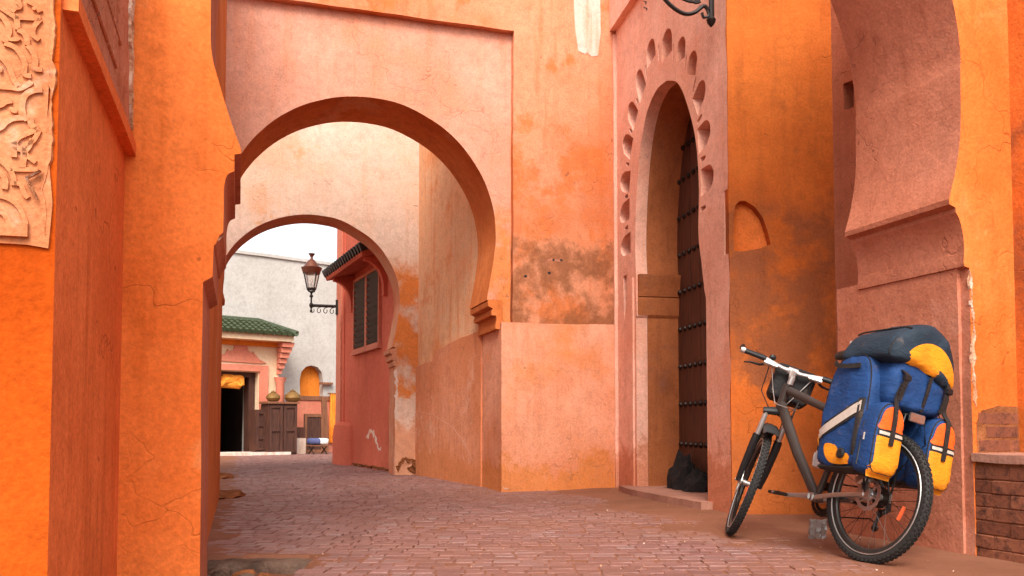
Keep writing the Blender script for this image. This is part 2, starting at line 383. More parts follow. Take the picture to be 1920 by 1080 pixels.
# ------------------------------------------------------------------ ground and paving
g_ = MB().add([(-150, -60, -.22), (150, -60, -.22), (150, 240, -.22), (-150, 240, -.22)], [(0, 1, 2, 3)])
go = g_.build('ground', M['dirt'], loc=(0, 0, -.22)); go['kind'] = 'structure'
PIT = (-1.75, -1.02, 3.55, 4.50)                      # x0 x1 y0 y1 of the dug-out by the near pier
def left_x(y): return -1.28 - .32 * (y - 3.3)
def in_pit(x, y, e=0.0):
    return x < -.98 - .12 * (y - 3.9) - e + .02 * noise.noise((x * 9, y * 9, 0)) and y < 4.52 + (x + 1.3) * .12 - e
def dirt_z(x, y):
    z = -.0052 + .0035 * noise.noise((x * 1.7, y * 1.7, 1)) + .0025 * noise.noise((x * 7, y * 7, 2))
    k = max(0, min(1, (x - .75 + .22 * (y - 4) * .5 + .5 * noise.noise((x * .9, y * .9, 5))) / .9)); z += .0125 * k * k
    if y > 6.2: z += .010 * max(0, min(1, (x - (.9 - .187 * (y - 6.45))) / .5))
    z += .010 * max(0, min(1, 1 - (x - left_x(y)) / .35))
    return z
mb = MB(); xs = [-7.5 + i * .1 for i in range(0, 45)] + [-3 + i * .055 for i in range(0, 103)]; ys = []
y = 1.2
while y < 26: ys.append(y); y += max(.05, .014 * y) if y > 3.3 else .12
vs = []
for y in ys:
    for x in xs:
        z = dirt_z(x, y)
        if in_pit(x, y): z = -.075 + .02 * noise.noise((x * 6, y * 6, 3))
        vs.append((x, y, z))
nx = len(xs); mb.add(vs, [(j * nx + i, j * nx + i + 1, (j + 1) * nx + i + 1, (j + 1) * nx + i) for j in range(len(ys) - 1) for i in range(nx - 1)])
pave = mb.build('pavement', M['dirt'], loc=(0, 0, 0)); pave['kind'] = 'structure'
def sett_mesh(lx, ly, seed):
    rr = random.Random(seed); b = MB(); hz = .06; vs = []
    for z, k in ((-hz, 0), (-.0035, 0), (0, .004)):
        for sx, sy in ((-1, -1), (1, -1), (1, 1), (-1, 1)):
            vs.append((sx * (lx / 2 - k + (rr.uniform(-.004, .003) if z > -.05 else 0)), sy * (ly / 2 - k + (rr.uniform(-.003, .002) if z > -.05 else 0)), z + (rr.uniform(-.0015, .0015) if z > -.05 else 0)))
    fs = [(8, 9, 10, 11)] + [(r * 4 + i, r * 4 + (i + 1) % 4, r * 4 + 4 + (i + 1) % 4, r * 4 + 4 + i) for r in range(2) for i in range(4)]
    return vs, fs
LX = (.095, .115, .14, .175); setts = []
for li, lx in enumerate(LX): setts.append([sett_mesh(lx - .008, .095, li * 10 + k) for k in range(3)])
def right_x(y):
    if y < 6.5: return 2.45
    if y < 9.4: return 1.66 - .18 * (y - 6.5) + .1
    if y < 12.2: return -.2 - .36 * (y - 9.5)
    if y < 16: return -1.55 - .46 * (y - 12.4) + .1
    return -1.0
rowy = 3.72; ri = 0; allb = []; rr = random.Random(3)
ROT = radians(-2.0)
while rowy < 22.5:
    x = left_x(rowy) - .3 + rr.uniform(-.1, .1)
    if rowy > 16: x = -7.6
    while x < right_x(rowy):
        k = rr.choices(range(4), (3, 4, 2, 1))[0]; lx = LX[k]; cx = x + lx / 2
        cy = rowy + .03 * sin(cx * .9) - .035 * cx + rr.uniform(-.004, .004)
        wob = .006 * noise.noise((cx * 1.3, cy * 1.3, 4))
        if not in_pit(cx, cy, -.05): allb.append((cx, cy, wob + rr.uniform(-.0025, .0025), k, rr.randrange(3), rr.uniform(-.02, .02), rr.uniform(-.012, .012), rr.uniform(-.01, .01)))
        x += lx
    rowy += .102; ri += 1
def visible(b):
    d = Vector(b[:2]) ; f = b[1]
    u = 960 + FPX * b[0] / f; v = HORIZON + FPX * CAM_H / f
    return 400 < u < 1480 and v < 1084
near = sorted([b for b in allb if visible(b)], key=lambda b: b[1])[:300]; ns = set(near)
smesh = {}
for b in near:
    key = (b[3], b[4])
    if key not in smesh:
        vs, fs = setts[b[3]][b[4]]; me = bpy.data.meshes.new('paving_brick'); me.from_pydata(vs, [], fs); me.materials.append(M['sett']); smesh[key] = me
    o = bpy.data.objects.new('paving_brick', smesh[key]); COL.objects.link(o); o.parent = pave
    o.location = b[:3]; o.rotation_euler = (b[6], b[7], b[5])
mb = MB()
for b in allb:
    if b in ns: continue
    vs, fs = setts[b[3]][b[4]]; R = Matrix.Rotation(b[5], 3, 'Z')
    mb.add([R @ Vector((v[0], v[1], v[2] + b[6] * v[1] - b[7] * v[0])) + Vector(b[:3]) for v in vs], fs)
bf = mb.build('paving_brick_field', M['sett'], pave, smooth=False); bf['kind'] = 'stuff'
#@@STRUCT
def base_of(W, s=0.0): return W.p(s, 0, 0)
def arc(cx, cz, rx, rz, a0, a1, n=40): return [(cx + rx * cos(radians(a0 + (a1 - a0) * i / n)), cz + rz * sin(radians(a0 + (a1 - a0) * i / n))) for i in range(n + 1)]
def slab(parent, name, W, poly, n0, n1, mats, holes=(), front=0, side=None, amp=.004, step=.07, seed=1.0):
    if not isinstance(mats, (list, tuple)): mats = [mats]
    sd = (len(mats) - 1) if side is None else side
    return MB().prism(W, resample(poly, step, amp, seed), n0, n1, [resample(h, step, amp, seed + 3) for h in holes], front, sd).build(name, mats, parent)

# ---- the near arch over the lane
t = thing('street_arch', 'wide orange plaster arch spanning the lane beside the leaning bicycle, with stepped imposts', 'arch', base_of(A0))
rp = [(.025, -.25), (.025, 1.0), (.032, 1.512), (-.004, 1.520), (-.006, 1.545), (-.002, 1.60)] + spline([(-.002, 1.60), (-.008, 1.68), (-.028, 1.76), (-.052, 1.805)], 4) + [(-.052, 1.828), (-.092, 1.845), (-.095, 1.873)]
rc = spline([(-.093, 1.873), (-.047, 2.025), (-.014, 2.2), (-.001, 2.37), (.0, 2.60)], 6)
top = arc(-1.88, 2.55, 1.885, 1.80, 2, 178, 60)
lc = spline([(-3.762, 2.37), (-3.756, 2.174), (-3.728, 2.049), (-3.686, 1.903), (-3.642, 1.785)], 6)
lp = [(-3.640, 1.779), (-3.640, 1.762), (-3.664, 1.757), (-3.664, 1.69)] + spline([(-3.664, 1.69), (-3.69, 1.672), (-3.702, 1.62), (-3.702, 1.53)], 4) + [(-3.702, 1.44), (-3.716, 1.425), (-3.728, 1.39), (-3.735, 1.385), (-3.736, 1.262), (-3.772, 1.24), (-3.775, 1.0), (-3.765, -.25)]
outline = [(1.5, -.25)] + [(1.5, 4.6), (-5.0, 4.6), (-5.0, -.25)] + lp[::-1] + lc[::-1] + top[::-1] + rc[::-1] + rp[::-1]
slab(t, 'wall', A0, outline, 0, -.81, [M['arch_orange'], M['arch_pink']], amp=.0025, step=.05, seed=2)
slab(t, 'jamb_dado', A0, [(.008, -.2), (.008, 1.555), (.5, 1.575), (.5, -.2)], -.06, -1.02, [M['arch_pink']], seed=4)
# ragged broken plaster down the right front edge and on the chipped left impost
def ragged(parent, name, W, pts, n, wid, mat, seed, cnt=1.0, depth=.02):
    """one torn strip of broken plaster along pts, uneven in width and thickness"""
    L = resample(pts, .012, 0, 0, False); A = []; B_ = []
    for i, (s, z) in enumerate(L):
        p0 = L[max(0, i - 2)]; p1 = L[min(len(L) - 1, i + 2)]; dx, dz = p1[0] - p0[0], p1[1] - p0[1]; l = hypot(dx, dz) or 1
        e = min(1, i / 4, (len(L) - 1 - i) / 4) + .02
        k = lambda o: wid * e * (.5 + .9 * noise.noise((s * 14 + seed, z * 14, o)) + .45 * noise.noise((s * 45, z * 45 + seed, o + 3)))
        a_, b_ = max(.0015, k(1)), max(.0015, k(8))
        A.append((s - dz / l * a_, z + dx / l * a_)); B_.append((s + dz / l * b_, z - dx / l * b_))
    m = MB(); vs = []
    for i in range(len(A)):
        h = depth * (.35 + .5 * abs(noise.noise((i * .6, seed, 2))))
        mid = ((A[i][0] + B_[i][0]) / 2, (A[i][1] + B_[i][1]) / 2)
        vs += [W.p(*A[i], n - .006), W.p(*[A[i][k] * .75 + mid[k] * .25 for k in (0, 1)], n + h), W.p(*mid, n + h * (.3 + .6 * abs(noise.noise((i * .9, seed, 5))))), W.p(*[B_[i][k] * .75 + mid[k] * .25 for k in (0, 1)], n + h * .8), W.p(*B_[i], n - .006)]
    m.add(vs, [(i * 5 + j, (i + 1) * 5 + j, (i + 1) * 5 + j + 1, i * 5 + j + 1) for i in range(len(A) - 1) for j in range(4)])
    return m.build(name, mat, parent, smooth=False)
o = ragged(t, 'broken_plaster_edge', A0, [(.03, 1.5), (.045, 1.2), (.035, .9), (.05, .78)], 0, .02, M['rough'], 5, 1.4, .012)
o = ragged(t, 'broken_plaster_edge', A0, [(-3.735, 1.43), (-3.72, 1.41), (-3.70, 1.43)], -.01, .022, M['rough'], 6, 2, .02)
slab(t, 'exposed_mortar', A0, [(.052, .53), (.055, .70), (.09, .765), (.2, .79), (.34, .775), (.5, .78), (.9, .77), (.9, .53)], .0015, -.02, [M['soil']], amp=.012, step=.03, seed=5)
brk = MB().box((0, 0, 0), (.207, .03, .064), ch=.004).build('exposed_brick', M['brick'], t, local=True)
bi = []
for row in range(3):
    for c in range(4):
        s = .07 + c * .216 - (row % 2) * .0; s += (row % 2) * .05; z = .575 + row * .0715
        if s > .85: continue
        o = brk if not bi else copy_obj(brk, t); bi.append(o)
        o.location = A0.p(s + .1, z, -.0115) - XF[t.name].to_translation(); o.rotation_euler = (0, 0, atan2(A0.d.y, A0.d.x) + random.uniform(-.02, .02))

# ---- right: the projecting pier and the low brick bench built against it
PR = Wall(A0.p(.335, 0, 0)[:2], (A0.n.x, A0.n.y))     # runs toward the camera; its normal faces the lane
t = thing('corner_pier', 'dark orange plaster pier rising behind the low brick bench', 'pier', base_of(PR))
PRf = Wall(PR.o, PR.d)
nside = -1 if PR.n.dot(Vector((-1, 0))) < 0 else 1
slab(t, 'wall', PR, [(-.3, -.25), (-.3, 4.6), (2.6, 4.6), (2.6, -.25)], 0, -.6 , [M['front_orange']], seed=6)
BE = Wall((A0.p(.03, 0, .01))[:2], (A0.n.x, A0.n.y))
t = thing('brick_bench', 'low wall of old dark bricks with a worn slab top, built against the orange pier', 'bench', base_of(BE))
slab(t, 'core', BE, [(.0, -.2), (.0, .50), (2.2, .50), (2.2, -.2)], -.006, -.33, [M['soil']], seed=7, amp=0)
bm_ = MB().box((0, 0, 0), (.208, .10, .0685), ch=.005).build('brick', M['brick'], t, local=True); first = True
ang = atan2(BE.d.y, BE.d.x)
for row in range(7):
    z = .005 + row * .0705 - .01; c = 0
    for c in range(10):
        s = .05 + c * .2115 - (row % 2) * .105
        if s > 1.9: continue
        o = bm_ if first else copy_obj(bm_, t); first = False
        o.location = BE.p(s + .05, z + .02, -.049 + random.uniform(-.003, .003)) - XF[t.name].to_translation(); o.rotation_euler = (random.uniform(-.02, .02), random.uniform(-.02, .02), ang + random.uniform(-.02, .02))
slab(t, 'slab_top', BE, [(-.01, .493), (-.01, .536), (2.2, .536), (2.2, .493)], .015, -.36, [M['step']], amp=.004, step=.05, seed=8)

# ---- left: recessed side wall with the overhanging ledge, then the carved pier
LW = Wall(A0.p(-4.06, 0, 0)[:2], (-A0.n.x, -A0.n.y))   # s grows away from the camera; normal faces the lane
d_ = ray(100, 600); k_ = LW.o.dot(LW.n) / Vector((d_.x, d_.y)).dot(LW.n); LEN = -(Vector((d_.x, d_.y)) * k_ - LW.o).dot(LW.d)
t = thing('recess_wall', 'deep orange side wall with an overhanging scored ledge above, next to the carved pier', 'wall', base_of(LW))
slab(t, 'wall', LW, [(-LEN + .02, -.25), (-LEN + .02, 2.75), (.03, 2.75), (.03, -.25)], -.002, -.5, [M['recess']], seed=9)
slab(t, 'ledge_slab', LW, [(-LEN + .02, 1.735), (-LEN + .02, 2.7), (-.0, 2.7), (-.0, 1.755)], .018, -.1, [M['scored']], amp=.003, seed=10)
slab(t, 'ledge_lip', LW, [(-LEN + .02, 1.70), (-LEN + .02, 1.745), (-.0, 1.765), (-.0, 1.715)], .036, -.1, [M['recess']], amp=.003, seed=11)
ragged(t, 'broken_plaster_edge', LW, [(-.06, 1.83), (-.09, 2.0), (-.14, 2.2), (-.10, 2.4), (-.13, 2.65)], .019, .035, M['rough'], 12, 1.6, .02)
ragged(t, 'broken_plaster_edge', LW, [(-.03, 1.80), (-.04, 2.1), (-.05, 2.65)], .019, .03, M['rough'], 13, 1.4, .02)
# scored joints: raised mock bricks
mk = None
for row in range(5):
    for c in range(4):
        s = -LEN + .10 + c * .20 + (row % 2) * .09; z = 1.92 + row * .115
        if s > -.22: continue
        if mk is None: mk = MB().box((0, 0, 0), (.188, .012, .106), ch=.004).build('scored_block', M['scored'], t, local=True); o = mk
        else: o = copy_obj(mk, t)
        o.location = LW.p(s, z, .0205) - XF[t.name].to_translation(); o.rotation_euler = (0, 0, atan2(LW.d.y, LW.d.x))
CP = Wall(LW.p(-LEN, 0, 0)[:2], (A0.d.x, A0.d.y))      # front of the carved pier; s negative to the left
t = thing('carved_pier', 'pier with pale carved stucco above plain orange plaster, at the lane mouth', 'pier', base_of(CP))
slab(t, 'wall', CP, [(-1.6, -.25), (-1.6, 2.7), (0, 2.7), (0, -.25)], 0, -.45, [M['pier_orange'], M['recess']], amp=0, seed=14)
zc = CP.at(50, 455)[1]
slab(t, 'stucco_panel', CP, [(-1.6, zc), (-1.6, 2.68), (-.012, 2.68), (-.006, 2.2), (-.02, zc + .25), (-.008, zc + .1), (-.015, zc - .01), (-.06, zc - .004)], .008, -.02, [M['stucco']], amp=.003, step=.03, seed=15)
slab(t, 'stucco_border', CP, [(-1.6, zc + .012), (-1.6, zc + .042), (-.055, zc + .042), (-.055, zc + .012)], .022, .0, [M['stucco']], amp=.002, seed=16)
def tr7(pts): return [CP.at(x / 3.6, y / 3.6, .014) for x, y in pts]
def tr8(pts): return [CP.at(x / 3.6, 260 + y / 3.6, .014) for x, y in pts]
def ribbon(parent, name, line, w0, n0, n1, mat):
    L = spline(line, 5); a = []; b = []
    for i, p in enumerate(L):
        q0 = L[max(0, i - 1)]; q1 = L[min(len(L) - 1, i + 1)]; dx, dz = q1[0] - q0[0], q1[1] - q0[1]; l = hypot(dx, dz) or 1
        a.append((p[0] - dz / l * w0 / 2, p[1] + dx / l * w0 / 2)); b.append((p[0] + dz / l * w0 / 2, p[1] - dx / l * w0 / 2))
    m = MB()
    for i in range(len(L) - 1):
        q = [a[i], a[i + 1], b[i + 1], b[i]]
    vs = [CP.p(*p, n1) for p in a] + [CP.p(*p, n1) for p in b] + [CP.p(*p, n0) for p in a] + [CP.p(*p, n0) for p in b]; n = len(a); fs = []
    for i in range(n - 1): fs += [(i, i + 1, n + i + 1, n + i), (2 * n + i, 2 * n + i + 1, i + 1, i), (n + i, n + i + 1, 3 * n + i + 1, 3 * n + i)]
    fs += [(0, n, 3 * n, 2 * n), (n - 1, 2 * n - 1, 4 * n - 1, 3 * n - 1)]
    return m.add(vs, fs).build(name, mat, parent)
bands = [tr7([(-120, -10), (-40, 10), (20, 60), (82, 100), (112, 130), (120, 200)]), tr7([(120, 200), (160, 222), (182, 265), (185, 305)]), tr7([(185, 305), (222, 350), (240, 410), (240, 462), (285, 468)]),
         tr7([(-60, 110), (0, 100), (50, 160), (60, 220), (30, 285)]), tr7([(30, 290), (100, 320), (142, 370), (168, 430), (165, 500), (210, 512)]), tr7([(-90, 330), (0, 380), (60, 450), (90, 530), (132, 590)]),
         tr7([(-90, 570), (0, 585), (70, 590), (132, 598), (190, 570), (212, 550)]), tr7([(285, 605), (220, 612), (165, 650), (148, 720), (160, 795)]), tr7([(160, 795), (90, 800), (40, 825), (5, 860), (-60, 880)]),
         tr7([(70, 80), (100, 50), (130, 42), (120, 0), (125, -60)]), tr7([(100, 112), (190, 118), (275, 124)]), tr7([(272, 130), (230, 180), (225, 235), (265, 270)]), tr7([(185, 5), (240, 35), (272, 80)]),
         tr7([(160, 800), (200, 800), (215, 845), (250, 862)]), tr7([(265, 868), (180, 900), (120, 930), (95, 980), (95, 1060)]), tr7([(-40, 720), (10, 710), (40, 690), (80, 682)]), tr7([(265, 880), (225, 950), (170, 985), (165, 1060)]),
         tr8([(-80, 100), (0, 145), (60, 200), (90, 260), (95, 315)]), tr8([(70, 205), (150, 208), (255, 208)]), tr8([(95, 300), (140, 310), (165, 370), (190, 400)]), tr8([(-60, 380), (20, 392), (90, 425), (140, 480), (172, 560), (175, 610)]), tr8([(-60, 480), (20, 500), (60, 560), (95, 620)]), tr8([(-80, 215), (0, 225), (35, 280), (30, 340)]),
         tr8([(95, 20), (110, 60), (160, 90), (150, 200)]), tr8([(240, 160), (190, 120), (170, 90), (200, 50), (215, 0)])]
cb = [ribbon(t, 'carved_band', b, random.uniform(.010, .014), .0, .015, M['stucco']) for i, b in enumerate(bands)]
for k in range(1, 6):                                 # the pattern goes on along the pier
    for o_ in cb[::2] + cb[1::4]:
        c_ = copy_obj(o_, t); c_.location = Vector((CP.d.x, CP.d.y, 0)) * (-.132 * k) + Vector((0, 0, .012 * (k % 2)))
for x, y, w, h, a in ((98, 268, 38, 13, -.2), (90, 745, 26, 16, .6), (232, 60, 12, 10, 0), (5, 470, 12, 22, 0)):
    c = tr7([(x, y)])[0]; k = 3.6 * 750
    slab(t, 'carved_leaf', CP, [(c[0] + (w * cos(q) * cos(a) - h * sin(q) * sin(a)) / k, c[1] - (w * cos(q) * sin(a) + h * sin(q) * cos(a)) / k) for q in [2 * pi * j / 12 for j in range(12)]], .017, 0, [M['stucco']], amp=0, step=1)
ragged(t, 'broken_plaster_edge', CP, [(-.02, zc + .02), (-.03, zc + .14), (-.015, zc + .3), (-.02, 2.6)], .008, .014, M['stucco'], 21, 1.8, .006)
ragged(t, 'broken_plaster_edge', CP, [(-.035, zc + .10), (-.06, zc + .15), (-.03, zc + .17)], .02, .02, M['rough'], 23, 2, .02)

# ---- hidden left side of the lane, seen only from a step aside
LB = Wall(A0.p(-3.80, 0, -.85)[:2], (AX.x, AX.y))
t = thing('lane_wall', 'plain orange wall along the lane behind the near arch pier', 'wall', base_of(LB))
slab(t, 'wall', LB, [(0, -.25), (0, 5.6), (4.3, 5.6), (4.3, -.25)], 0, -.3, [M['soffit_orange']], seed=20) if LB.n.x > 0 else slab(t, 'wall', LB, [(0, -.25), (0, 5.6), (4.3, 5.6), (4.3, -.25)], 0, .3, [M['soffit_orange']], seed=20)

# ---- the big horseshoe arch
t = thing('horseshoe_arch', 'large pale pink horseshoe arch in a recessed panel, with a stained buttress on its right', 'arch', base_of(A1))
PN = -.10                                             # recessed panel lies behind the buttress face
cx, cz, r = -1.39, 2.70, 1.345
hs_ = spline([(-.145, 2.012), (-.102, 2.236), (-.064, 2.50)], 5) + arc(cx, cz, r, r, -4, 90, 36) + arc(cx, cz, 1.41, r, 90, 184, 32)[1:] + spline([(-2.79, 2.5), (-2.80, 2.24), (-2.81, 2.012)], 4)
outl = [(1.9, -.25), (1.9, 6.0), (-4.6, 6.0), (-4.6, -.25), (-2.93, -.25), (-2.93, 2.01)] + hs_[::-1] + [(0.0, 2.01), (0.0, -.25)]
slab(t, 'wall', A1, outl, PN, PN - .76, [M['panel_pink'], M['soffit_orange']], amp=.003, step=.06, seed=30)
fz = A1.at(956, 64, PN)[1]; fs_ = A1.at(957, 400, PN)[0]
slab(t, 'panel_frame', A1, [(fs_, 1.70), (fs_ + .01, fz), (-4.5, fz + .0), (-4.5, 5.95), (1.85, 5.95), (1.85, 1.70)], PN + .085, PN - .02, [M['frame_plaster']], amp=.004, seed=31)
dz0 = 1.765
slab(t, 'buttress', A1, [(-.012, -.25), (-.010, dz0), (.6, dz0 + .01), (1.9, dz0 + .03), (1.9, -.25)], .0, PN - .7, [M['dado_pink']], amp=.005, seed=32)
for sgn, s0, dl in ((1, 0.0, 0), (-1, -2.93, 0)):
    prof = [(.02, 1.70), (-.055, 1.705), (-.058, 1.74), (-.045, 1.80), (-.05, 1.845), (-.10, 1.852), (-.105, 1.89), (-.085, 1.92), (-.14, 1.945), (-.145, 1.995), (-.12, 2.012), (.02, 2.012)]
    slab(t, 'impost', A1, [(s0 + sgn * a, z) for a, z in prof], PN + .03, PN - .74, [M['soffit_orange']], amp=.002, step=.04, seed=33)
# white limewash streaks at the top right and a broken hole in the stain
wp = A1.trace([(1076, -60), (1076, 0), (1079, 60), (1084, 95), (1097, 101), (1102, 98), (1110, 106), (1122, 104), (1126, 60), (1124, -60)], PN + .088)
slab(t, 'limewash_patch', A1, wp, PN + .089, PN + .05, [M['paint']], amp=.004, step=.03, seed=34)
hc = A1.at(1040, 498, PN + .086)
ragged(t, 'broken_plaster', A1, [(hc[0] + (.10 + .05 * noise.noise((a, 1, 0))) * cos(a), hc[1] + (.07 + .05 * noise.noise((a, 5, 0))) * sin(a)) for a in [.3 + i * .35 for i in range(11)]], PN + .084, .02, M['scored'], 35, 1.2, .008)
for u, v in ((1030, 512), (1052, 488), (1038, 487), (985, 518)):
    h = A1.at(u, v, PN + .086); MB().prism(A1, [(h[0] + .016 * cos(a) * random.uniform(.7, 1.3), h[1] + .014 * sin(a)) for a in [i * .7 for i in range(9)]], PN + .0872, PN + .05).build('chip', M['black'], t)
bw = A1.at(965, 915)[0]
ragged(t, 'broken_plaster_edge', A1, [(.0, .06), (.02, .03), (.1, .015)], 0, .022, M['rough'], 36, 1.2, .012)

ragged(t, 'peeled_seam', A1, A1.trace([(950, 870), (958, 900), (975, 908), (1005, 884), (1040, 872), (1075, 880)]), 0, .007, M['passage_dado'], 37, 1, .003)
# ---- passage side wall between the two arches, with its salmon dado
p0 = A1.p(.0, 0, PN - .74); p1 = A2.p(.0, 0, .0)
PW = Wall(p1[:2], (p0 - p1)[:2]); pl = (p0 - p1).length
t = thing('passage_wall', 'streaked cream and orange wall between the two horseshoe arches', 'wall', base_of(PW))
sgn = 1 if PW.n.x < 0 else -1
slab(t, 'wall', PW, [(-.1, -.25), (-.1, 6.0), (pl + .1, 6.0), (pl + .1, -.25)], 0, -.4 * sgn, [M['passage']], seed=40)
slab(t, 'dado', PW, [(0, -.25), (0, 1.52), (pl * .3, 1.55), (pl * .34, 1.66), (pl * .7, 1.75), (pl + .05, 1.76), (pl + .05, -.25)], .035 * sgn, -.1 * sgn, [M['passage_dado']], amp=.006, seed=41)
ragged(t, 'peeled_seam', PW, PW.trace([(786, 772), (812, 778), (848, 800), (872, 832), (885, 862)], .035 * sgn), .035 * sgn, .009, M['panel_pink'], 42, 1, .003 * sgn)
ragged(t, 'peeled_seam', PW, PW.trace([(832, 660), (845, 690), (838, 730), (846, 760)], .035 * sgn), .035 * sgn, .02, M['panel_pink'], 43, 1, .003 * sgn)

# ---- the inner horseshoe arch
t = thing('inner_arch', 'smaller sandy cream horseshoe arch at the end of the passage', 'arch', base_of(A2))
c2 = (-1.46, 2.45); r2x, r2z = 1.195, 1.14
hs2 = spline([(-.365, 1.79), (-.305, 2.10), (-.268, 2.38)], 5) + arc(c2[0], c2[1], r2x, r2z, 0, 90, 34) + arc(c2[0], c2[1], 1.27, r2z, 90, 180, 28)[1:] + spline([(-2.735, 2.38), (-2.75, 2.1), (-2.78, 1.79)], 4)
outl = [(.6, -.25), (.6, 6.0), (-4.8, 6.0), (-4.8, -.25), (-2.90, -.25), (-2.90, 1.785)] + hs2[::-1] + [(-.325, 1.785), (-.325, -.25)]
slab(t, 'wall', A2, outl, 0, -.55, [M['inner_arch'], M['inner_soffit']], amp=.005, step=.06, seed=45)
for sgn, s0 in ((1, -.325), (-1, -2.90)):
    prof = [(.02, 1.52), (-.025, 1.53), (-.03, 1.575), (-.015, 1.60), (-.055, 1.615), (-.06, 1.66), (-.04, 1.69), (-.085, 1.71), (-.09, 1.76), (.02, 1.782)]
    slab(t, 'impost', A2, [(s0 + sgn * a, z) for a, z in prof], .03, -.53, [M['inner_soffit']], amp=.003, step=.04, seed=46)
ragged(t, 'peeling_limewash', A2, [(-.31, 1.5), (-.30, 1.2), (-.31, .9), (-.28, .75)], .0, .035, M['paint'], 47, .8, .006)
ragged(t, 'broken_plaster', A2, [(-.28, .05), (-.2, .22), (-.05, .2), (-.02, .05), (-.15, .1)], .01, .06, M['soil'], 48, .6, .05)

# ---- the gate block with the scalloped doorway
t = thing('gate_house', 'salmon gate block with a pointed doorway ringed by scalloped niches', 'gatehouse', base_of(W3))
door_r = W3.trace([(1325, 940), (1325, 560), (1321, 505), (1309, 440), (1311, 350), (1303, 260), (1287, 195), (1268, 160), (1250, 152)])
door_l = W3.trace([(1250, 152), (1233, 164), (1215, 200), (1201, 280), (1192, 400), (1191, 470), (1192, 517)])
dr = [(2.69, -.2), (2.69, 1.72), (2.655, 1.80)] + spline([(2.60, 2.05), (2.545, 2.28), (2.565, 2.68), (2.50, 3.10), (2.30, 3.50), (2.10, 3.74), (1.84, 3.865)], 7)
dl = spline([(1.84, 3.865), (1.58, 3.885), (1.32, 3.79), (1.14, 3.58), (1.03, 3.32), (.93, 2.86), (.905, 2.50), (.93, 2.22)], 7)[1:] + [(.93, 1.80), (.915, 1.78), (.915, -.2)]
dhole = [(a, b) for a, b in dr + dl]
ENDS = 3.145
outl = [(ENDS, -.25), (ENDS, 5.9), (-.35, 5.9), (-.35, -.25)] + dhole[::-1]
SK = 0.0; FD = .12
outw = [(2.95, -.25), (2.95, 5.9)] + outl[2:]
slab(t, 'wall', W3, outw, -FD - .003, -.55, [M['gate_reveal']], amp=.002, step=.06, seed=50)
scal = []
def niche(s, z, w, L, dirv):
    d = Vector(dirv).normalized(); tx = Vector((d.y, -d.x)); base = Vector((s, z)) - d * L / 2
    q = [(-w / 2, 0), (w / 2, 0), (w / 2 * .98, L * .35)] + [(w / 2 * cos(a), L * .45 + L * .55 * sin(a)) for a in [pi * i / 10 for i in range(1, 10)]] + [(-w / 2 * .98, L * .35)]
    return [tuple(base + tx * x + d * y) for x, y in q]
big = [(1173, 460), (1171, 398), (1172, 341), (1176, 272), (1185, 213), (1200, 156), (1220, 97), (1250, 81), (1277, 93), (1298, 120), (1312, 178), (1320, 252), (1326, 335)]
sml = [(1173, 489), (1174, 429), (1174, 369), (1176, 306), (1186, 243), (1197, 187), (1213, 133), (1236, 92), (1265, 97), (1287, 112), (1305, 160), (1314, 224), (1321, 298), (1322, 387)]
for i, (u, v) in enumerate(big):
    s, z = W3.at(u, v); d = (s - 1.80, max(0.0, z - 2.95)); topn = 6 <= i <= 9
    scal.append(niche(s, z, .29 if topn else .225, .27 if topn else (.26 if i > 9 else .34), (d[0] * (.55 if topn else 1), d[1] if not topn else max(.6, d[1]))))
bc = [W3.at(u, v) for u, v in big]
for i in range(len(bc)):
    if i < len(bc) - 1: s, z = ((bc[i][0] + bc[i + 1][0]) / 2, (bc[i][1] + bc[i + 1][1]) / 2)
    else: s, z = 2.70, 2.47
    d = Vector((s - 1.80, max(0.0, z - 2.95))); d.normalize(); topn = 5 <= i <= 9
    scal.append(niche(s - d.x * .05, z - d.y * .05, .04, .16 if topn else .11, (d.x * .6, d.y) if topn else d))
gr = [W3.at(u, v) for u, v in ((1170, 508), (1177, 508), (1176, 560), (1164, 600))]
scal.append([(.50, 2.28), (.62, 2.28), (.60, 1.95), (.52, 1.8)])
def inside(p, poly):
    c = False; n = len(poly)
    for i in range(n):
        a, b = poly[i], poly[(i + 1) % n]
        if (a[1] > p[1]) != (b[1] > p[1]) and p[0] < (b[0] - a[0]) * (p[1] - a[1]) / (b[1] - a[1]) + a[0]: c = not c
    return c
def grow(poly, k):
    n = len(poly); cx = sum(a for a, b in poly) / n; cz = sum(b for a, b in poly) / n
    return [(cx + (a - cx) * k, cz + (b - cz) * k) for a, b in poly]
for it in range(40):                                  # keep a rib of plaster between neighbouring niches
    bad = set()
    for i in range(len(scal)):
        gi = resample(grow(scal[i], 1.08), .02)
        if any(inside(p, dhole) or not (.33 < p[0] < 3.08) for p in gi): bad.add(i)
        for j in range(len(scal)):
            if i != j and any(inside(p, scal[j]) for p in gi): bad.add(i)
    if not bad: break
    for i in bad: scal[i] = grow(scal[i], .95)
outs = [outl[0], (ENDS, 2.0), (3.05, 2.0), (3.05, 2.5), (ENDS, 2.5)] + outl[1:]
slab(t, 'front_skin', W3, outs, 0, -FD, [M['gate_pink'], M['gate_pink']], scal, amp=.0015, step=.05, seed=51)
slab(t, 'top_moulding', W3, [(-.3, 5.06), (-.3, 5.85), (3.1, 5.85), (3.1, 5.0)], SK + .07, SK - .02, [M['gate_pink']], amp=.003, seed=52)
slab(t, 'pilaster', W3, [(-.05, -.2), (-.05, 5.0), (.30, 5.0), (.30, -.2)], SK + .035, SK - .02, [M['gate_pink']], amp=.005, seed=53)
slab(t, 'pilaster', W3, [(.64, -.2), (.66, 1.6), (.72, 2.2), (.86, 2.2), (.86, -.2)], SK + .02, SK - .02, [M['gate_pink']], amp=.004, seed=54)
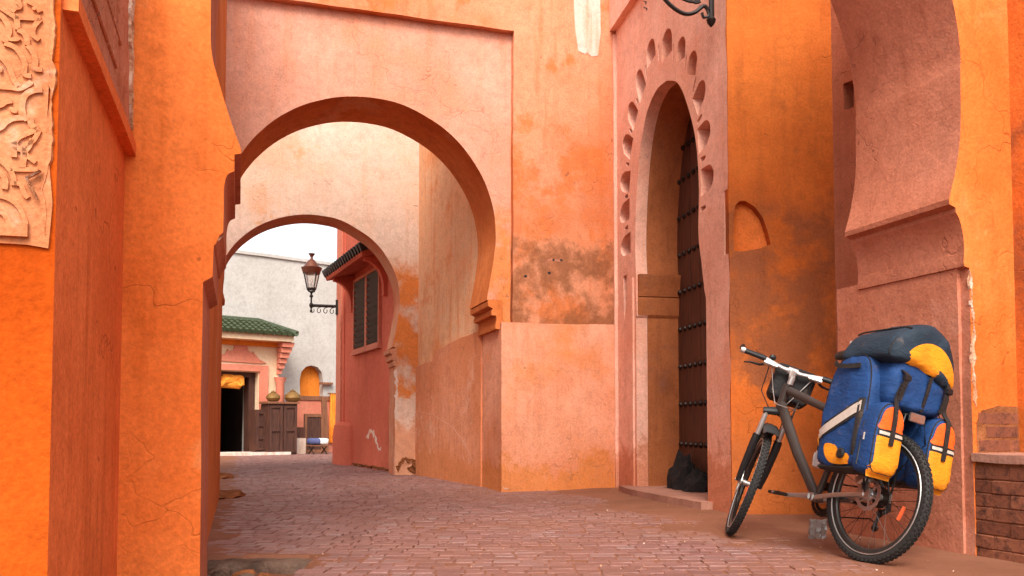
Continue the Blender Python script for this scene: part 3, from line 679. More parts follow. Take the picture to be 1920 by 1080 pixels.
# impost carried round the far jamb (its face looks toward the camera)
JW = Wall(W3.p(.93, 0, 0)[:2], (-W3.n.x, -W3.n.y))
for z0, z1, pr in ((1.80, 1.99, .035), (1.99, 2.22, .075)):
    mb = MB(); prof = [(0, z0), (pr * .55, z0 + .01), (pr, z0 + (z1 - z0) * .8), (pr * 1.1, z1 - .02), (pr * 1.1, z1), (0, z1)]
    ring0 = [W3.p(.925 + a - .01, z, -.015) for a, z in prof]; ring1 = [W3.p(.925 + a - .01, z, -.52) for a, z in prof]; n = len(prof)
    mb.add(ring0 + ring1, [(i, (i + 1) % n, n + (i + 1) % n, n + i) for i in range(n)] + [tuple(range(n))[::-1], tuple(range(n, 2 * n))]); mb.build('impost', M['gate_reveal'], t)
slab(t, 'front', W4, [(-.004, -.25), (-.004, 5.9), (1.1, 5.9), (1.1, -.25)], 0, -.5, [M['front_orange']], [[W4.at(u, v) for u, v in ((1388, 472), (1376, 470), (1375, 440), (1376, 405), (1379, 386), (1387, 377), (1398, 377), (1415, 388), (1430, 408), (1440, 435), (1446, 458), (1425, 466))]], amp=.003, seed=55)
slab(t, 'niche_back', W4, [(.015, 1.7), (.015, 2.8), (.6, 2.8), (.6, 1.7)], -.085, -.3, [M['arch_orange']], seed=56)
sl = MB(); st = [W3.p(.80, 0, .16), W3.p(2.80, 0, .10), W3.p(2.80, 0, -.5), W3.p(.80, 0, -.5)]
poly = resample([(.80, .16), (1.3, .20), (2.0, .17), (2.78, .10), (2.78, -.5), (.80, -.5)], .06, .006, 60)
vs = [W3.p(a, .075 + .004 * noise.noise((a * 5, b * 5, 0)), b) for a, b in poly] + [W3.p(a, -.1, b) for a, b in poly]; n = len(poly)
sl.add(vs, [tuple(range(n)), tuple(range(n, 2 * n))[::-1]] + [(i, n + i, n + (i + 1) % n, (i + 1) % n) for i in range(n)])
sl.build('door_step', M['step'], t)
dw = thing('plank_door', 'tall dark red plank door with rows of iron studs in the pointed gateway', 'door', W3.p(1.8, .075, -.47))
npl = 9; w = (2.85 - .80) / npl; pm = None
for i in range(npl):
    MB().prism(W3, [(.80 + i * w + .003, .08), (.80 + i * w + .003, 3.95), (.80 + (i + 1) * w - .003, 3.95), (.80 + (i + 1) * w - .003, .08)], -.455 + random.uniform(-.003, .003), -.50).build('plank', M['door'], dw)
sm = None
for z in (.50, .90, 1.28, 1.66, 2.04, 2.42, 2.80, 3.18, 3.5):
    for i in range(16):
        s = .86 + i * .125
        if sm is None: sm = MB().lathe([(.026, 0), (.029, .010), (.022, .026), (.009, .034)], (0, 0, 0), (W3.n.x, W3.n.y, 0), 8).build('stud', M['stud'], dw, local=True); o = sm
        else: o = copy_obj(sm, dw)
        o.location = W3.p(s, z, -.456) - XF[dw.name].to_translation()
# side wall of the court, between gate block and near arch, with its small square vent
SW = Wall(W4.p(.80, 0, 0)[:2], (A0.n.x, A0.n.y)); sg = 1 if SW.n.x < 0 else -1
hole = [SW.at(*q) for q in ((1581, 158), (1601, 150), (1601, 200), (1583, 206))]
t = thing('court_wall', 'narrow dusky pink wall with a small square vent above the loaded bicycle', 'wall', base_of(SW))
slab(t, 'wall', SW, [(-.25, -.25), (-.25, 5.6), (1.5, 5.6), (1.5, -.25)], 0, -.4 * sg, [M['side_pink']], [hole], seed=60)
#@@FAR
# ---- the red house beyond the arches
t = thing('red_house', 'red plastered house with a shuttered window pair under a small tiled canopy', 'house', base_of(RED))
slab(t, 'wall', RED, [(-3.82, -.25), (-3.82, 7.0), (-.12, 7.0), (-.12, -.25)], 0, -.9, [M['red']], seed=70)
slab(t, 'corner_strip', RED, [(-3.86, -.2), (-3.86, 6.9), (-3.50, 6.9), (-3.50, -.2)], .03, -.9, [M['red_pale']], seed=71)
slab(t, 'corner_strip', RED, [(-3.40, -.2), (-3.40, 6.9), (-3.28, 6.9), (-3.28, -.2)], .018, -.1, [M['red']], seed=72)
RA = atan2(RED.d.y, RED.d.x)
slm = None
for s0, s1 in ((-2.47, -1.73), (-1.62, -.93)):
    z0, z1 = 2.0, 3.16
    fr = slab(t, 'window', RED, [(s0 - .05, z0 - .05), (s0 - .05, z1 + .05), (s1 + .05, z1 + .05), (s1 + .05, z0 - .05)], .05, -.02, [M['red_pale']], [[(s0, z0), (s0, z1), (s1, z1), (s1, z0)]], amp=0)
    slab(fr, 'backing', RED, [(s0 - .02, z0 - .02), (s0 - .02, z1 + .02), (s1 + .02, z1 + .02), (s1 + .02, z0 - .02)], .006, -.01, [M['black']], amp=0)
    slab(fr, 'sill', RED, [(s0 - .07, z0 - .10), (s0 - .07, z0 - .05), (s1 + .07, z0 - .05), (s1 + .07, z0 - .10)], .075, -.01, [M['red_pale']], amp=0)
    for i in range(12):
        z = z0 + .05 + i * .096
        if slm is None: slm = MB().box((0, 0, 0), (.70, .012, .085), rot=Matrix.Rotation(radians(32), 3, 'X')).build('slat', M['shutter'], fr, local=True); o = slm
        else: o = copy_obj(slm, fr)
        o.location = RED.p((s0 + s1) / 2, z, .03) - XF[t.name].to_translation(); o.rotation_euler = (0, 0, RA)
e0 = RED.at(622, 520, .62); e1 = RED.at(690, 455, .62); ze = (e0[1] + e1[1]) / 2
CS0, CS1 = -2.92, -.45
cn = MB(); q = [(.0, 3.34), (.42, 3.24), (.44, 3.28), (.44, 3.32), (.0, 3.50)]
cn.add([RED.p(CS0, z, n) for n, z in q] + [RED.p(CS1, z, n) for n, z in q], [(0, 1, 6, 5), (1, 2, 7, 6), (2, 3, 8, 7), (3, 4, 9, 8), (4, 0, 5, 9), (4, 3, 2, 1, 0), (5, 6, 7, 8, 9)])
cy = cn.build('canopy', M['red'], t, smooth=False)
tm = None
for i in range(17):
    s = CS0 + .06 + i * .155
    a = RED.p(s, 3.345, .49); b = RED.p(s, 3.57, .02)
    MB().tube([a, b], .07, 8, flat=.6).build('tile', M['dark_tile'], cy)
for s in (-2.72, -.68):
    prof = [(0, 3.33), (.36, 3.25), (.36, 3.20)] + [(.36 - .30 * sin(radians(a)), 3.20 - .40 * (1 - cos(radians(a)))) for a in range(10, 91, 10)] + [(.06, 2.68), (0, 2.68)]
    m = MB(); n = len(prof); m.add([RED.p(s, z, k) for k, z in prof] + [RED.p(s + .11, z, k) for k, z in prof], [tuple(range(n)), tuple(range(n, 2 * n))[::-1]] + [(i, n + i, n + (i + 1) % n, (i + 1) % n) for i in range(n)])
    m.build('bracket', M['red'], t)
m = MB(); pr = [(-3.84 + .62 * (1 - cos(a)) , .17 * sin(a)) for a in [pi * i / 10 for i in range(11)]]
vs = [RED.p(a, -.1, b * 1.05 + .0) for a, b in pr] + [RED.p(a, .50, b) for a, b in pr] + [RED.p(-3.22 + (a + 3.22) * .92, .70, b * .9) for a, b in pr] + [RED.p(-3.22 + (a + 3.22) * .6, .76, b * .5) for a, b in pr]
m.add(vs, [(r * 11 + i, r * 11 + i + 1, (r + 1) * 11 + i + 1, (r + 1) * 11 + i) for r in range(3) for i in range(10)] + [tuple(range(33, 44))]); m.build('buttress', M['red'], t)
ragged(t, 'limewash_patch', RED, [(-1.75, .50), (-1.45, .62), (-1.15, .48), (-1.0, .30), (-.85, .36)], .0, .085, M['paint'], 74, .5, .006)
ragged(t, 'broken_plaster_edge', RED, [(-2.6, .03), (-1.6, .03), (-.3, .03)], .0, .03, M['soil'], 75, .5, .05)

# ---- wall lanterns on iron arms
def lantern(parent, p, sc=1.0):                       # p: top of the arm's end
    S = lambda pr: [(r * sc, h * sc) for r, h in pr]
    P = lambda x, y, z: Vector(p) + Vector((x, y, z)) * sc
    MB().lathe(S([(.02, -.16), (.035, -.12), (.015, -.08), (.03, -.04), (.05, 0), (.05, .04), (.022, .08), (.02, .2), (.045, .22), (.045, .25), (.025, .28), (.03, .36)]), p, (0, 0, 1), 10).build('stem', M['iron'], parent)
    for k in range(4):
        a = pi / 4 + k * pi / 2; MB().tube([P(.02 * cos(a), .02 * sin(a), .33), P(.09 * cos(a), .09 * sin(a), .36), P(.11 * cos(a), .11 * sin(a), .42)], .012, 6).build('arm_scroll', M['iron'], parent)
    b0, b1, z0, z1 = .085, .15, .42, .80
    cs = [(1, 1), (-1, 1), (-1, -1), (1, -1)]
    MB().lathe(S([(b0 + .03, z0 - .03), (b0 + .035, z0), (b0 + .02, z0 + .02)]), p, (0, 0, 1), 12).build('base_ring', M['iron'], parent)
    for k in range(4):
        x0, y0 = cs[k]; x1, y1 = cs[(k + 1) % 4]
        MB().add([P(x0 * b0, y0 * b0, z0), P(x1 * b0, y1 * b0, z0), P(x1 * b1, y1 * b1, z1), P(x0 * b1, y0 * b1, z1)], [(0, 1, 2, 3)]).build('pane', M['lamp_glass'], parent)
        MB().tube([P(x0 * b0, y0 * b0, z0), P(x0 * b1, y0 * b1, z1)], .012, 6).build('corner_bar', M['iron'], parent)
    MB().lathe(S([(.20, .78), (.21, .80), (.23, .86), (.255, .93), (.20, .95), (.13, 1.05), (.07, 1.12), (.035, 1.15), (.03, 1.19), (.05, 1.23), (.085, 1.28), (.05, 1.28), (.01, 1.26)]), p, (0, 0, 1), 16).build('cap', M['lamp_copper'], parent)
    MB().lathe(S([(.03, .42), (.04, .5), (.05, .58), (.02, .64)]), p, (0, 0, 1), 8).build('bulb', M['cloth_white'], parent)
def glass():
    g = NT('lamp_glass'); g.b.inputs['Transmission Weight'].default_value = .75; g.b.inputs['IOR'].default_value = 1.02
    return g.done((.85, .78, .72), .25, spec=.4)
M['lamp_glass'] = glass()
za = RED.at(630, 578, 0)[1]
base = RED.p(-3.76, za, .03)
t = thing('wall_lantern', 'old copper street lantern on an iron arm at the corner of the red house', 'lantern', base)
tip = RED.p(-3.76, za, .52)
MB().tube([RED.p(-3.76, za, .0), RED.p(-3.76, za - .01, .54)], .028, 8).build('arm', M['iron'], t)
for k in range(4):
    n0 = .10 + k * .12; MB().tube([RED.p(-3.76, za - .03 - .055 + .055 * cos(a), n0 + .05 * sin(a) + .012 * a) for a in [i * .5 for i in range(0, 11)]], .008, 5).build('scroll', M['iron'], t)
MB().box(RED.p(-3.76, za - .02, .02), (.08, .08, .28)).build('wall_plate', M['iron'], t)
lantern(t, tip - Vector((0, 0, .02)), .76)
# the iron bracket above the gateway
sb_ = W3.at(1340, 30, .07)[0]; zb = W3.at(1340, 44, .07)[1]
t = thing('wall_lantern', 'black scrolled iron lamp bracket fixed high beside the scalloped gateway', 'lantern', W3.p(sb_, zb, .07))
Q = lambda n, z: W3.p(sb_, z, .07 + n)
MB().tube([Q(.025, zb), Q(.025, zb + 1.2)], .022, 8).build('wall_bar', M['iron'], t)
MB().lathe([(.008, -.03), (.03, 0), (.038, .025), (.02, .05)], Q(.03, zb), (0, 0, 1), 10).build('finial', M['iron'], t)
def spiral(c, r0, turns, a0, sg=1, n=22): return [Q(c[0] + r0 * (1 - .8 * i / n) * cos(a0 + sg * turns * 2 * pi * i / n), zb + c[1] + r0 * (1 - .8 * i / n) * sin(a0 + sg * turns * 2 * pi * i / n)) for i in range(n + 1)]
MB().tube([Q(a, zb + b) for a, b in spline([(.05, .10), (.09, .13), (.16, .075), (.24, .055), (.33, .09), (.42, .17), (.50, .28), (.56, .42), (.58, .56), (.52, .66)], 5)], .016, 7).build('scroll', M['iron'], t)
MB().tube([Q(a, zb + b) for a, b in spline([(.07, .12), (.05, .06), (.09, .04), (.105, .075)], 5)], .011, 6).build('scroll', M['iron'], t)
MB().tube(spiral((.16, .20), .055, 1.3, -2.4, 1), .011, 6).build('scroll', M['iron'], t)
MB().tube([Q(a, zb + b) for a, b in spline([(.12, .17), (.2, .155), (.28, .18), (.34, .24), (.33, .32), (.27, .31)], 5)], .012, 6).build('scroll', M['iron'], t)
MB().tube(spiral((.40, .40), .09, 1.5, .5, 1), .011, 6).build('scroll', M['iron'], t)
MB().tube([Q(.0, zb + .72), Q(.66, zb + .72)], .024, 8).build('arm', M['iron'], t)
lantern(t, Q(.62, zb + .72), 1.0)
# small marks painted beside the bracket
mt = None
for quad in (((1207, 1), (1213, 3), (1213, 5), (1207, 3)), ((1210, 3), (1212, 3), (1212, 8), (1210, 8)), ((1207, 13), (1214, 15), (1214, 17), (1207, 15)), ((1212, 16), (1214, 16), (1213, 20), (1211, 19))):
    MB().prism(W3, [W3.at(u, v, SK) for u, v in quad], SK + .002, SK - .01).build('wall_mark', M['black'], bpy.data.objects['gate_house'])

# ---- the white building closing the lane, with the tiled portal
t = thing('white_building', 'tall cream white building closing the lane, with an orange arched niche', 'building', WH.p(0, 0, 0))
ztop = WH.at(530, 486)[1]
nic = [WH.at(u, v) for u, v in ((563, 745), (562, 712), (565, 697), (573, 688), (584, 685), (595, 688), (603, 698), (606, 715), (606, 745))]
PO = .50
dS0, dS1, dZ = WH.at(400, 760, PO)[0], WH.at(484, 760, PO)[0], WH.at(460, 697, PO)[1]
dh = [(dS0, .0), (dS0, dZ), (dS1, dZ), (dS1, .0)]
slab(t, 'wall', WH, [(6.0, -.25), (6.0, ztop), (-12.0, ztop), (-12.0, -.25), (dS0, -.25), (dS0, dZ), (dS1, dZ), (dS1, -.25)], 0, -.5, [M['white']], [nic], amp=.003, step=.2, seed=80)
slab(t, 'niche_back', WH, [(nic[0][0] - .1, .9), (nic[0][0] - .1, 3.2), (nic[-1][0] + .1, 3.2), (nic[-1][0] + .1, .9)], -.22, -.45, [M['niche']], seed=81)
zb2 = WH.at(590, 747)[1]
slab(t, 'string_course', WH, [(WH.at(535, 747)[0], zb2 - .05), (WH.at(535, 747)[0], zb2 + .06), (6.0, zb2 + .06), (6.0, zb2 - .05)], .05, -.05, [M['brown_wood']], amp=0, seed=82)
slab(t, 'lower_panel', WH, [(WH.at(548, 747)[0], 0), (WH.at(548, 747)[0], zb2 - .05), (6.0, zb2 - .05), (6.0, 0)], .02, -.05, [M['red_pale']], seed=83)
slab(t, 'coping', WH, [(6.0, ztop), (6.0, ztop + .08), (-12, ztop + .08), (-12, ztop)], .05, -.55, [M['white']], amp=.004, step=.3, seed=84)
MB().box(WH.p(nic[-1][0] + .05, WH.at(600, 719)[1], .06), (.35, .12, .06), rot=Matrix.Rotation(atan2(WH.d.y, WH.d.x), 3, 'Z')).build('niche_ledge', M['brown_wood'], t)

t = thing('shop_portal', 'cream shop portal with green tiled roof, pink pediment and dark doorway', 'portal', WH.p(dS1, 0, PO))
pR = WH.at(522, 750, PO)[0]; pT = WH.at(470, 637, PO)[1]
slab(t, 'wall', WH, [(pR, -.2), (pR, pT), (-9.5, pT), (-9.5, -.2), (dS0, -.2), (dS0, dZ), (dS1, dZ), (dS1, -.2)], PO, .002, [M['cream']], amp=.002, step=.2, seed=85)
jz = dZ + .17; j1 = WH.at(501, 760, PO)[0]
slab(t, 'door_surround', WH, [(dS1 + .02, -.1), (dS1 + .02, dZ + .02), (dS0 - .3, dZ + .02), (dS0 - .3, jz), (j1, jz), (j1, -.1)], PO + .05, PO - .05, [M['red_pale']], seed=86)
c4 = lambda x, y: WH.at(410 + x * .2593, 580 + y * .2593, PO + .03)
slab(t, 'pediment', WH, [c4(*q) for q in [(-120, 340), (18, 325), (50, 318), (66, 285), (76, 303), (108, 290), (118, 255), (165, 234), (205, 262), (214, 295), (243, 322), (249, 303), (268, 332), (300, 365), (345, 388), (300, 392), (18, 372), (-120, 380)]], PO + .035, PO - .02, [M['red_pale']], amp=0, step=.05, seed=87)
slab(t, 'frieze', WH, [(pR + .04, pT - .15), (pR + .04, pT - .02), (-9.4, pT - .02), (-9.4, pT - .15)], PO + .06, PO - .05, [M['niche']], seed=88)
slab(t, 'eave', WH, [(pR + .20, pT - .03), (pR + .20, pT + .12), (-9.4, pT + .12), (-9.4, pT - .03)], PO + .42, .004, [M['cream']], amp=0, seed=89)
rf = MB(); n0, n1 = PO + .50, .03; zE, zR = pT + .12, pT + .50
rf.add([WH.p(-9.4, zE, n0), WH.p(pR + .25, zE, n0), WH.p(pR - .35, zR, n1), WH.p(-9.4, zR, n1), WH.p(pR + .25, zE, n1)], [(0, 1, 2, 3), (1, 4, 2)])
roof = rf.build('roof', M['green_tile'], t, smooth=False)
tl = MB(); s = -7.2
while s < pR + .24:
    k = 1.0 if s < pR - .35 else max(.06, (pR + .25 - s) / .60)
    zt = zE + (zR - zE) * k; nt = n0 + (n1 - n0) * k
    for j in range(5):
        a, b = j / 5, (j + 1.12) / 5
        tl.tube([WH.p(s, zE + (zt - zE) * a + .03, n0 + .03 + (nt - n0) * a), WH.p(s, zE + (zt - zE) * b + .015, n0 + .03 + (nt - n0) * b)], [.062, .05], 6)
    s += .15
o = tl.build('roof_tiles', M['green_tile'], roof); o['kind'] = 'stuff'
MB().tube([WH.p(-7.2, zR + .03, n1 + .02), WH.p(pR - .35, zR + .03, n1 + .02), WH.p(pR + .25, zE + .05, n0)], .075, 7).build('ridge', M['green_tile'], roof)
for i in range(6):
    w = .44 - i * .06; z = pT - .10 - i * .13
    MB().prism(WH, [(pR - .06, z - .06), (pR - .06, z + .055), (pR + .26 - i * .035, z + .055), (pR + .22 - i * .035, z - .06)], PO + w - .08, .01).build('corbel', M['red_pale'], t)
zc_ = pT - .9
MB().lathe([(.11, -.1), (.11, .9), (.10, zc_ - .15), (.14, zc_ - .05), (.15, zc_)], WH.p(pR - .02, 0, PO + .14), (0, 0, 1), 14).build('column', M['red_pale'], t)
slab(t, 'step', WH, [(j1 + .3, -.1), (j1 + .3, .07), (-9, .07), (-9, -.1)], PO + .75, PO - .02, [M['paint']], seed=90)
# dim room behind the doorway
rm = MB(); a, b, d, h = dS0 - .6, dS1 + .25, -4.0, dZ + .25
P_ = [WH.p(a, 0.01, -.5), WH.p(b, 0.01, -.5), WH.p(b, 0.01, d), WH.p(a, 0.01, d)]; P2 = [Vector((p.x, p.y, h)) for p in P_]
rm.add(P_ + P2, [(0, 1, 2, 3), (4, 7, 6, 5), (1, 5, 6, 2), (2, 6, 7, 3), (3, 7, 4, 0)]); rm.build('room', M['interior'], t, smooth=False)
fs = MB().prism(WH, [(dS1 - .16, 0.02), (dS1 - .16, dZ - .05), (dS1 - .01, dZ - .05), (dS1 - .01, .02)], .3, .0).build('door_post', M['dark_wood'], t)
MB().prism(WH, [(dS0, dZ - .12), (dS0, dZ - .005), (dS1, dZ - .005), (dS1, dZ - .12)], .32, .05).build('lintel', M['dark_wood'], t)
# bulb inside the shop
g = NT('lit_bulb'); g.b.inputs['Emission Color'].default_value = (1, .93, .8, 1); g.b.inputs['Emission Strength'].default_value = 8; M['lit'] = g.done((.9, .9, .85), .4)
bp = WH.at(463, 721, -.6); b3 = WH.p(bp[0], bp[1], -.6)
t = thing('light_bulb', 'small lit white bulb hanging inside the dark shop doorway', 'bulb', b3)
MB().lathe([(.0, -.07), (.05, -.05), (.07, 0), (.055, .05), (.02, .09)], b3, (0, 0, 1), 12).build('globe', M['lit'], t)
MB().tube([b3 + Vector((0, 0, .08)), b3 + Vector((0, 0, .9))], .008, 6).build('cord', M['black'], t)

# ---- goods standing outside the shop
WA = atan2(WH.d.y, WH.d.x)
def pillow(outline, U, V, Nn, c, hn, p=.45, rings=7, noise_amp=0.0, seed=0.0, mat=0):
    """closed soft body: outline in (U,V) around its centroid, puffed along Nn"""
    U, V, Nn, c = Vector(U), Vector(V), Vector(Nn), Vector(c)
    n = len(outline); cx = sum(a for a, b in outline) / n; cz = sum(b for a, b in outline) / n
    vs = []; fs = []; ph = [-pi / 2 + pi * (i + .0) / (2 * rings) for i in range(2 * rings + 1)]
    for a in ph[1:-1]:
        k = abs(cos(a)) ** p; y = hn * math.copysign(abs(sin(a)) ** p, a)
        for x, z in outline:
            q = c + U * (cx + (x - cx) * k) + V * (cz + (z - cz) * k) + Nn * y
            if noise_amp: q = q + noise.noise_vector(q * 9 + Vector((seed, seed, seed))) * noise_amp + noise.noise_vector(q * 22 + Vector((seed, 0, seed))) * noise_amp * .4
            vs.append(q)
    R = len(ph) - 2
    for r in range(R - 1):
        for i in range(n): fs.append((r * n + i, r * n + (i + 1) % n, (r + 1) * n + (i + 1) % n, (r + 1) * n + i))
    vs += [c + U * cx + V * cz - Nn * hn, c + U * cx + V * cz + Nn * hn]
    for i in range(n): fs += [(R * n, (i + 1) % n, i), (R * n + 1, (R - 1) * n + i, (R - 1) * n + (i + 1) % n)]
    return vs, fs
def rrect(w, h, r, n=5, cx=0.0, cz=0.0):
    out = []
    for sx, sz, a0 in ((1, 1, 0), (-1, 1, 90), (-1, -1, 180), (1, -1, 270)):
        for i in range(n + 1):
            a = radians(a0 + 90 * i / n); out.append((cx + sx * (w / 2 - r) + r * cos(a), cz + sz * (h / 2 - r) + r * sin(a)))
    return out
def panelled(t, s0, s1, z0, z1, nF, depth, mat, rows=2, cols=2):
    slab(t, 'body', WH, [(s0, z0), (s0, z1), (s1, z1), (s1, z0)], nF, nF - depth, [mat], amp=0)
    w = (s1 - s0) / cols
    for c in range(cols):
        a, b = s0 + c * w + .02, s0 + (c + 1) * w - .02
        hs_ = []; hh = (z1 - z0 - .1) / rows
        for r in range(rows): hs_.append([(a + .06, z0 + .05 + r * hh + .05), (a + .06, z0 + .05 + (r + 1) * hh - .05), (b - .06, z0 + .05 + (r + 1) * hh - .05), (b - .06, z0 + .05 + r * hh + .05)])
        slab(t, 'door', WH, [(a, z0 + .05), (a, z1 - .05), (b, z1 - .05), (b, z0 + .05)], nF + .03, nF - .01, [mat], hs_, amp=0)
nF = 1.15
s0, s1, z1 = WH.at(503, 800, nF)[0], WH.at(557, 800, nF)[0], WH.at(530, 757, nF)[1]
t = thing('cabinet', 'tall dark carved wooden cabinet with two panelled doors standing in front of the column', 'cabinet', WH.p(s0, 0, nF))
panelled(t, s0, s1, 0.0, z1, nF, .45, M['dark_wood'])
slab(t, 'top', WH, [(s0 - .04, z1), (s0 - .04, z1 + .05), (s1 + .04, z1 + .05), (s1 + .04, z1)], nF + .06, nF - .5, [M['brown_wood']], amp=0)
s2, s3, z2 = WH.at(478, 810, .95)[0], WH.at(499, 810, .95)[0], WH.at(490, 768, .95)[1]
t = thing('trunk', 'narrow dark stacked trunk beside the shop doorway', 'trunk', WH.p(s2, 0.07, .95))
panelled(t, s2, s3, .07, z2, .95, .35, M['dark_wood'], 3, 1)
def pot(s, z, n, r, label):
    p = WH.p(s, z, n); t = thing('brass_pot', label, 'pot', p)
    MB().lathe([(r * .45, 0), (r * .8, r * .15), (r, r * .5), (r * .95, r * .85), (r * .6, r * 1.15), (r * .32, r * 1.3)], p, (0, 0, 1), 16).build('body', M['brass'], t)
    MB().lathe([(r * .34, r * 1.28), (r * .38, r * 1.36), (r * .2, r * 1.48), (r * .06, r * 1.52), (r * .08, r * 1.62)], p, (0, 0, 1), 12).build('lid', M['brass'], t)
pot(s0 + .20, z1 + .052, nF - .2, .17, 'dull brass pot on the cabinet next to the column')
pot(s1 - .02, z1 + .052, nF - .22, .20, 'round golden brass pot at the open edge of the cabinet top')
nF2 = .55
s4, s5, z4 = WH.at(571, 810, nF2)[0], WH.at(607, 810, nF2)[0], WH.at(590, 776, nF2)[1]
t = thing('framed_panel', 'dark lattice panel in a brown frame leaning on the wall below the niche', 'panel', WH.p(s4, 0, nF2))
slab(t, 'frame', WH, [(s4, .01), (s4, z4), (s5, z4), (s5, .01)], nF2, nF2 - .06, [M['brown_wood']], [[(s4 + .07, .09), (s4 + .07, z4 - .08), (s5 - .07, z4 - .08), (s5 - .07, .09)]], amp=0)
slab(t, 'lattice', WH, [(s4 + .05, .07), (s4 + .05, z4 - .06), (s5 - .05, z4 - .06), (s5 - .05, .07)], nF2 - .02, nF2 - .05, [M['dark_wood']], amp=0)
# leaning side panels
s6, s7 = WH.at(608, 800, .5)[0], WH.at(617, 800, .5)[0]
t = thing('wooden_board', 'tall brown board leaning on the wall beside the framed panel', 'board', WH.p(s6, 0, .5))
slab(t, 'board', WH, [(s6, .01), (s6 - .08, 1.45), (s7 - .06, 1.45), (s7, .01)], .5, .45, [M['brown_wood']], amp=.004)
# stool with a cushion
sp = WH.at(596, 835, 1.25)[0]; zs = WH.at(596, 836, 1.25)[1]
t = thing('stool', 'low iron stool with crossed legs in front of the framed panel', 'stool', WH.p(sp, 0, 1.25))
R2 = Matrix.Rotation(WA, 3, 'Z')
for dx in (-.17, .17):
    for sg in (-1, 1):
        MB().tube([WH.p(sp + dx, .012, 1.25 + sg * .15), WH.p(sp + dx, zs, 1.25 - sg * .15)], .014, 6).build('leg', M['iron'], t)
MB().box(WH.p(sp, zs + .01, 1.25), (.44, .34, .03), rot=R2).build('seat', M['brown_wood'], t)
t = thing('cushion', 'blue and white patterned cushion lying on the low stool', 'cushion', WH.p(sp, zs + .03, 1.25))
for k, (dx, mt) in enumerate(((-.11, 'cloth_blue'), (.11, 'cloth_white'))):
    MB().add(*pillow(rrect(.24, .34, .06), R2 @ Vector((1, 0, 0)), R2 @ Vector((0, 1, 0)), (0, 0, 1), WH.p(sp + dx, zs + .11, 1.25), .08, .5, 5, .012, k * 3.0)).build('cover', M[mt], t, angle=60)
sx, zx = WH.at(562, 811, .75); t = thing('wooden_box', 'small orange wooden box between the cabinet and the framed panel', 'box', WH.p(sx, 0, .75))
slab(t, 'plinth', WH, [(sx - .16, 0), (sx - .16, zx - .14), (sx + .12, zx - .14), (sx + .12, 0)], .85, .5, [M['paint']], amp=0)
slab(t, 'box', WH, [(sx - .14, zx - .13), (sx - .14, zx + .13), (sx + .1, zx + .13), (sx + .1, zx - .13)], .84, .6, [M['door']], amp=0)
t = thing('hanging_textile', 'long orange textile hanging on the wall by the red house corner', 'textile', WH.p(WH.at(624, 800, .1)[0], .2, .1))
s8 = WH.at(624, 780, .1)[0]; zt = WH.at(624, 738, .1)[1]
m = MB(); nn = 14; vs = []
for j in range(8):
    for i in range(nn): vs.append(WH.p(s8 - .10 + .2 * i / (nn - 1), .25 + (zt - .25) * j / 7, .10 + .03 * sin(i * 1.6 + j * .2)))
    for i in range(nn): vs.append(WH.p(s8 - .10 + .2 * i / (nn - 1), .25 + (zt - .25) * j / 7, .088 + .03 * sin(i * 1.6 + j * .2)))
m.add(vs, [(j * 2 * nn + i + k, j * 2 * nn + i + 1 + k, (j + 1) * 2 * nn + i + 1 + k, (j + 1) * 2 * nn + i + k) for j in range(7) for i in range(nn - 1) for k in (0, nn)]).build('cloth', M['cloth_orange'], t, angle=80)
MB().tube([WH.p(s8 - .14, zt, .09), WH.p(s8 + .14, zt, .09)], .02, 6).build('rod', M['brown_wood'], t)
t = thing('lamp_shade', 'ragged orange cloth shade hanging in the shop doorway', 'lampshade', WH.p(WH.at(433, 716, .25)[0], WH.at(433, 727, .25)[1], .25))
q = WH.at(433, 716, .25)
MB().add(*pillow(rrect(.56, .30, .08, 6), (WH.d.x, WH.d.y, 0), (0, 0, 1), (WH.n.x, WH.n.y, 0), WH.p(q[0], q[1], .25), .14, .5, 6, .07, 2.0)).build('cloth', M['cloth_orange'], t, angle=20)
MB().tube([WH.p(q[0], q[1] + .1, .25), WH.p(q[0], dZ - .06, .25)], .01, 6).build('cord', M['black'], t)
# ---- small things on the lane
def lump(name, label, cat, c, sx, sy, sz, mat, seed, amp=.35, kind=None, sub=3):
    bmh = bmesh.new(); bmesh.ops.create_icosphere(bmh, subdivisions=sub, radius=1)
    m = MB(); vs = []
    for v in bmh.verts:
        k = 1 + amp * noise.noise(v.co * 1.6 + Vector((seed, seed, 0))) + amp * .5 * noise.noise(v.co * 4 + Vector((0, seed, 0)))
        z = max(v.co.z, -.15) * k
        vs.append(Vector(c) + Vector((v.co.x * sx * k, v.co.y * sy * k, z * sz)))
    m.add(vs, [[v.index for v in f.verts] for f in bmh.faces]); bmh.free()
    o = m.build(name, mat, loc=c, angle=50)
    return tag(o, label, cat, None, kind) if label else o
for i, (u, v, w, h) in enumerate(((423, 897, .16, .07), (428, 932, .22, .06))):
    p = ground_at(u, v); lump('earth_heap', ['low heap of red earth against the lane wall, the smaller one', 'wider spread heap of red earth against the lane wall'][i], 'earth heap', (p.x - .08, p.y, 0), w, w * 1.6, h, M['soil'], i * 4 + 1, .5)
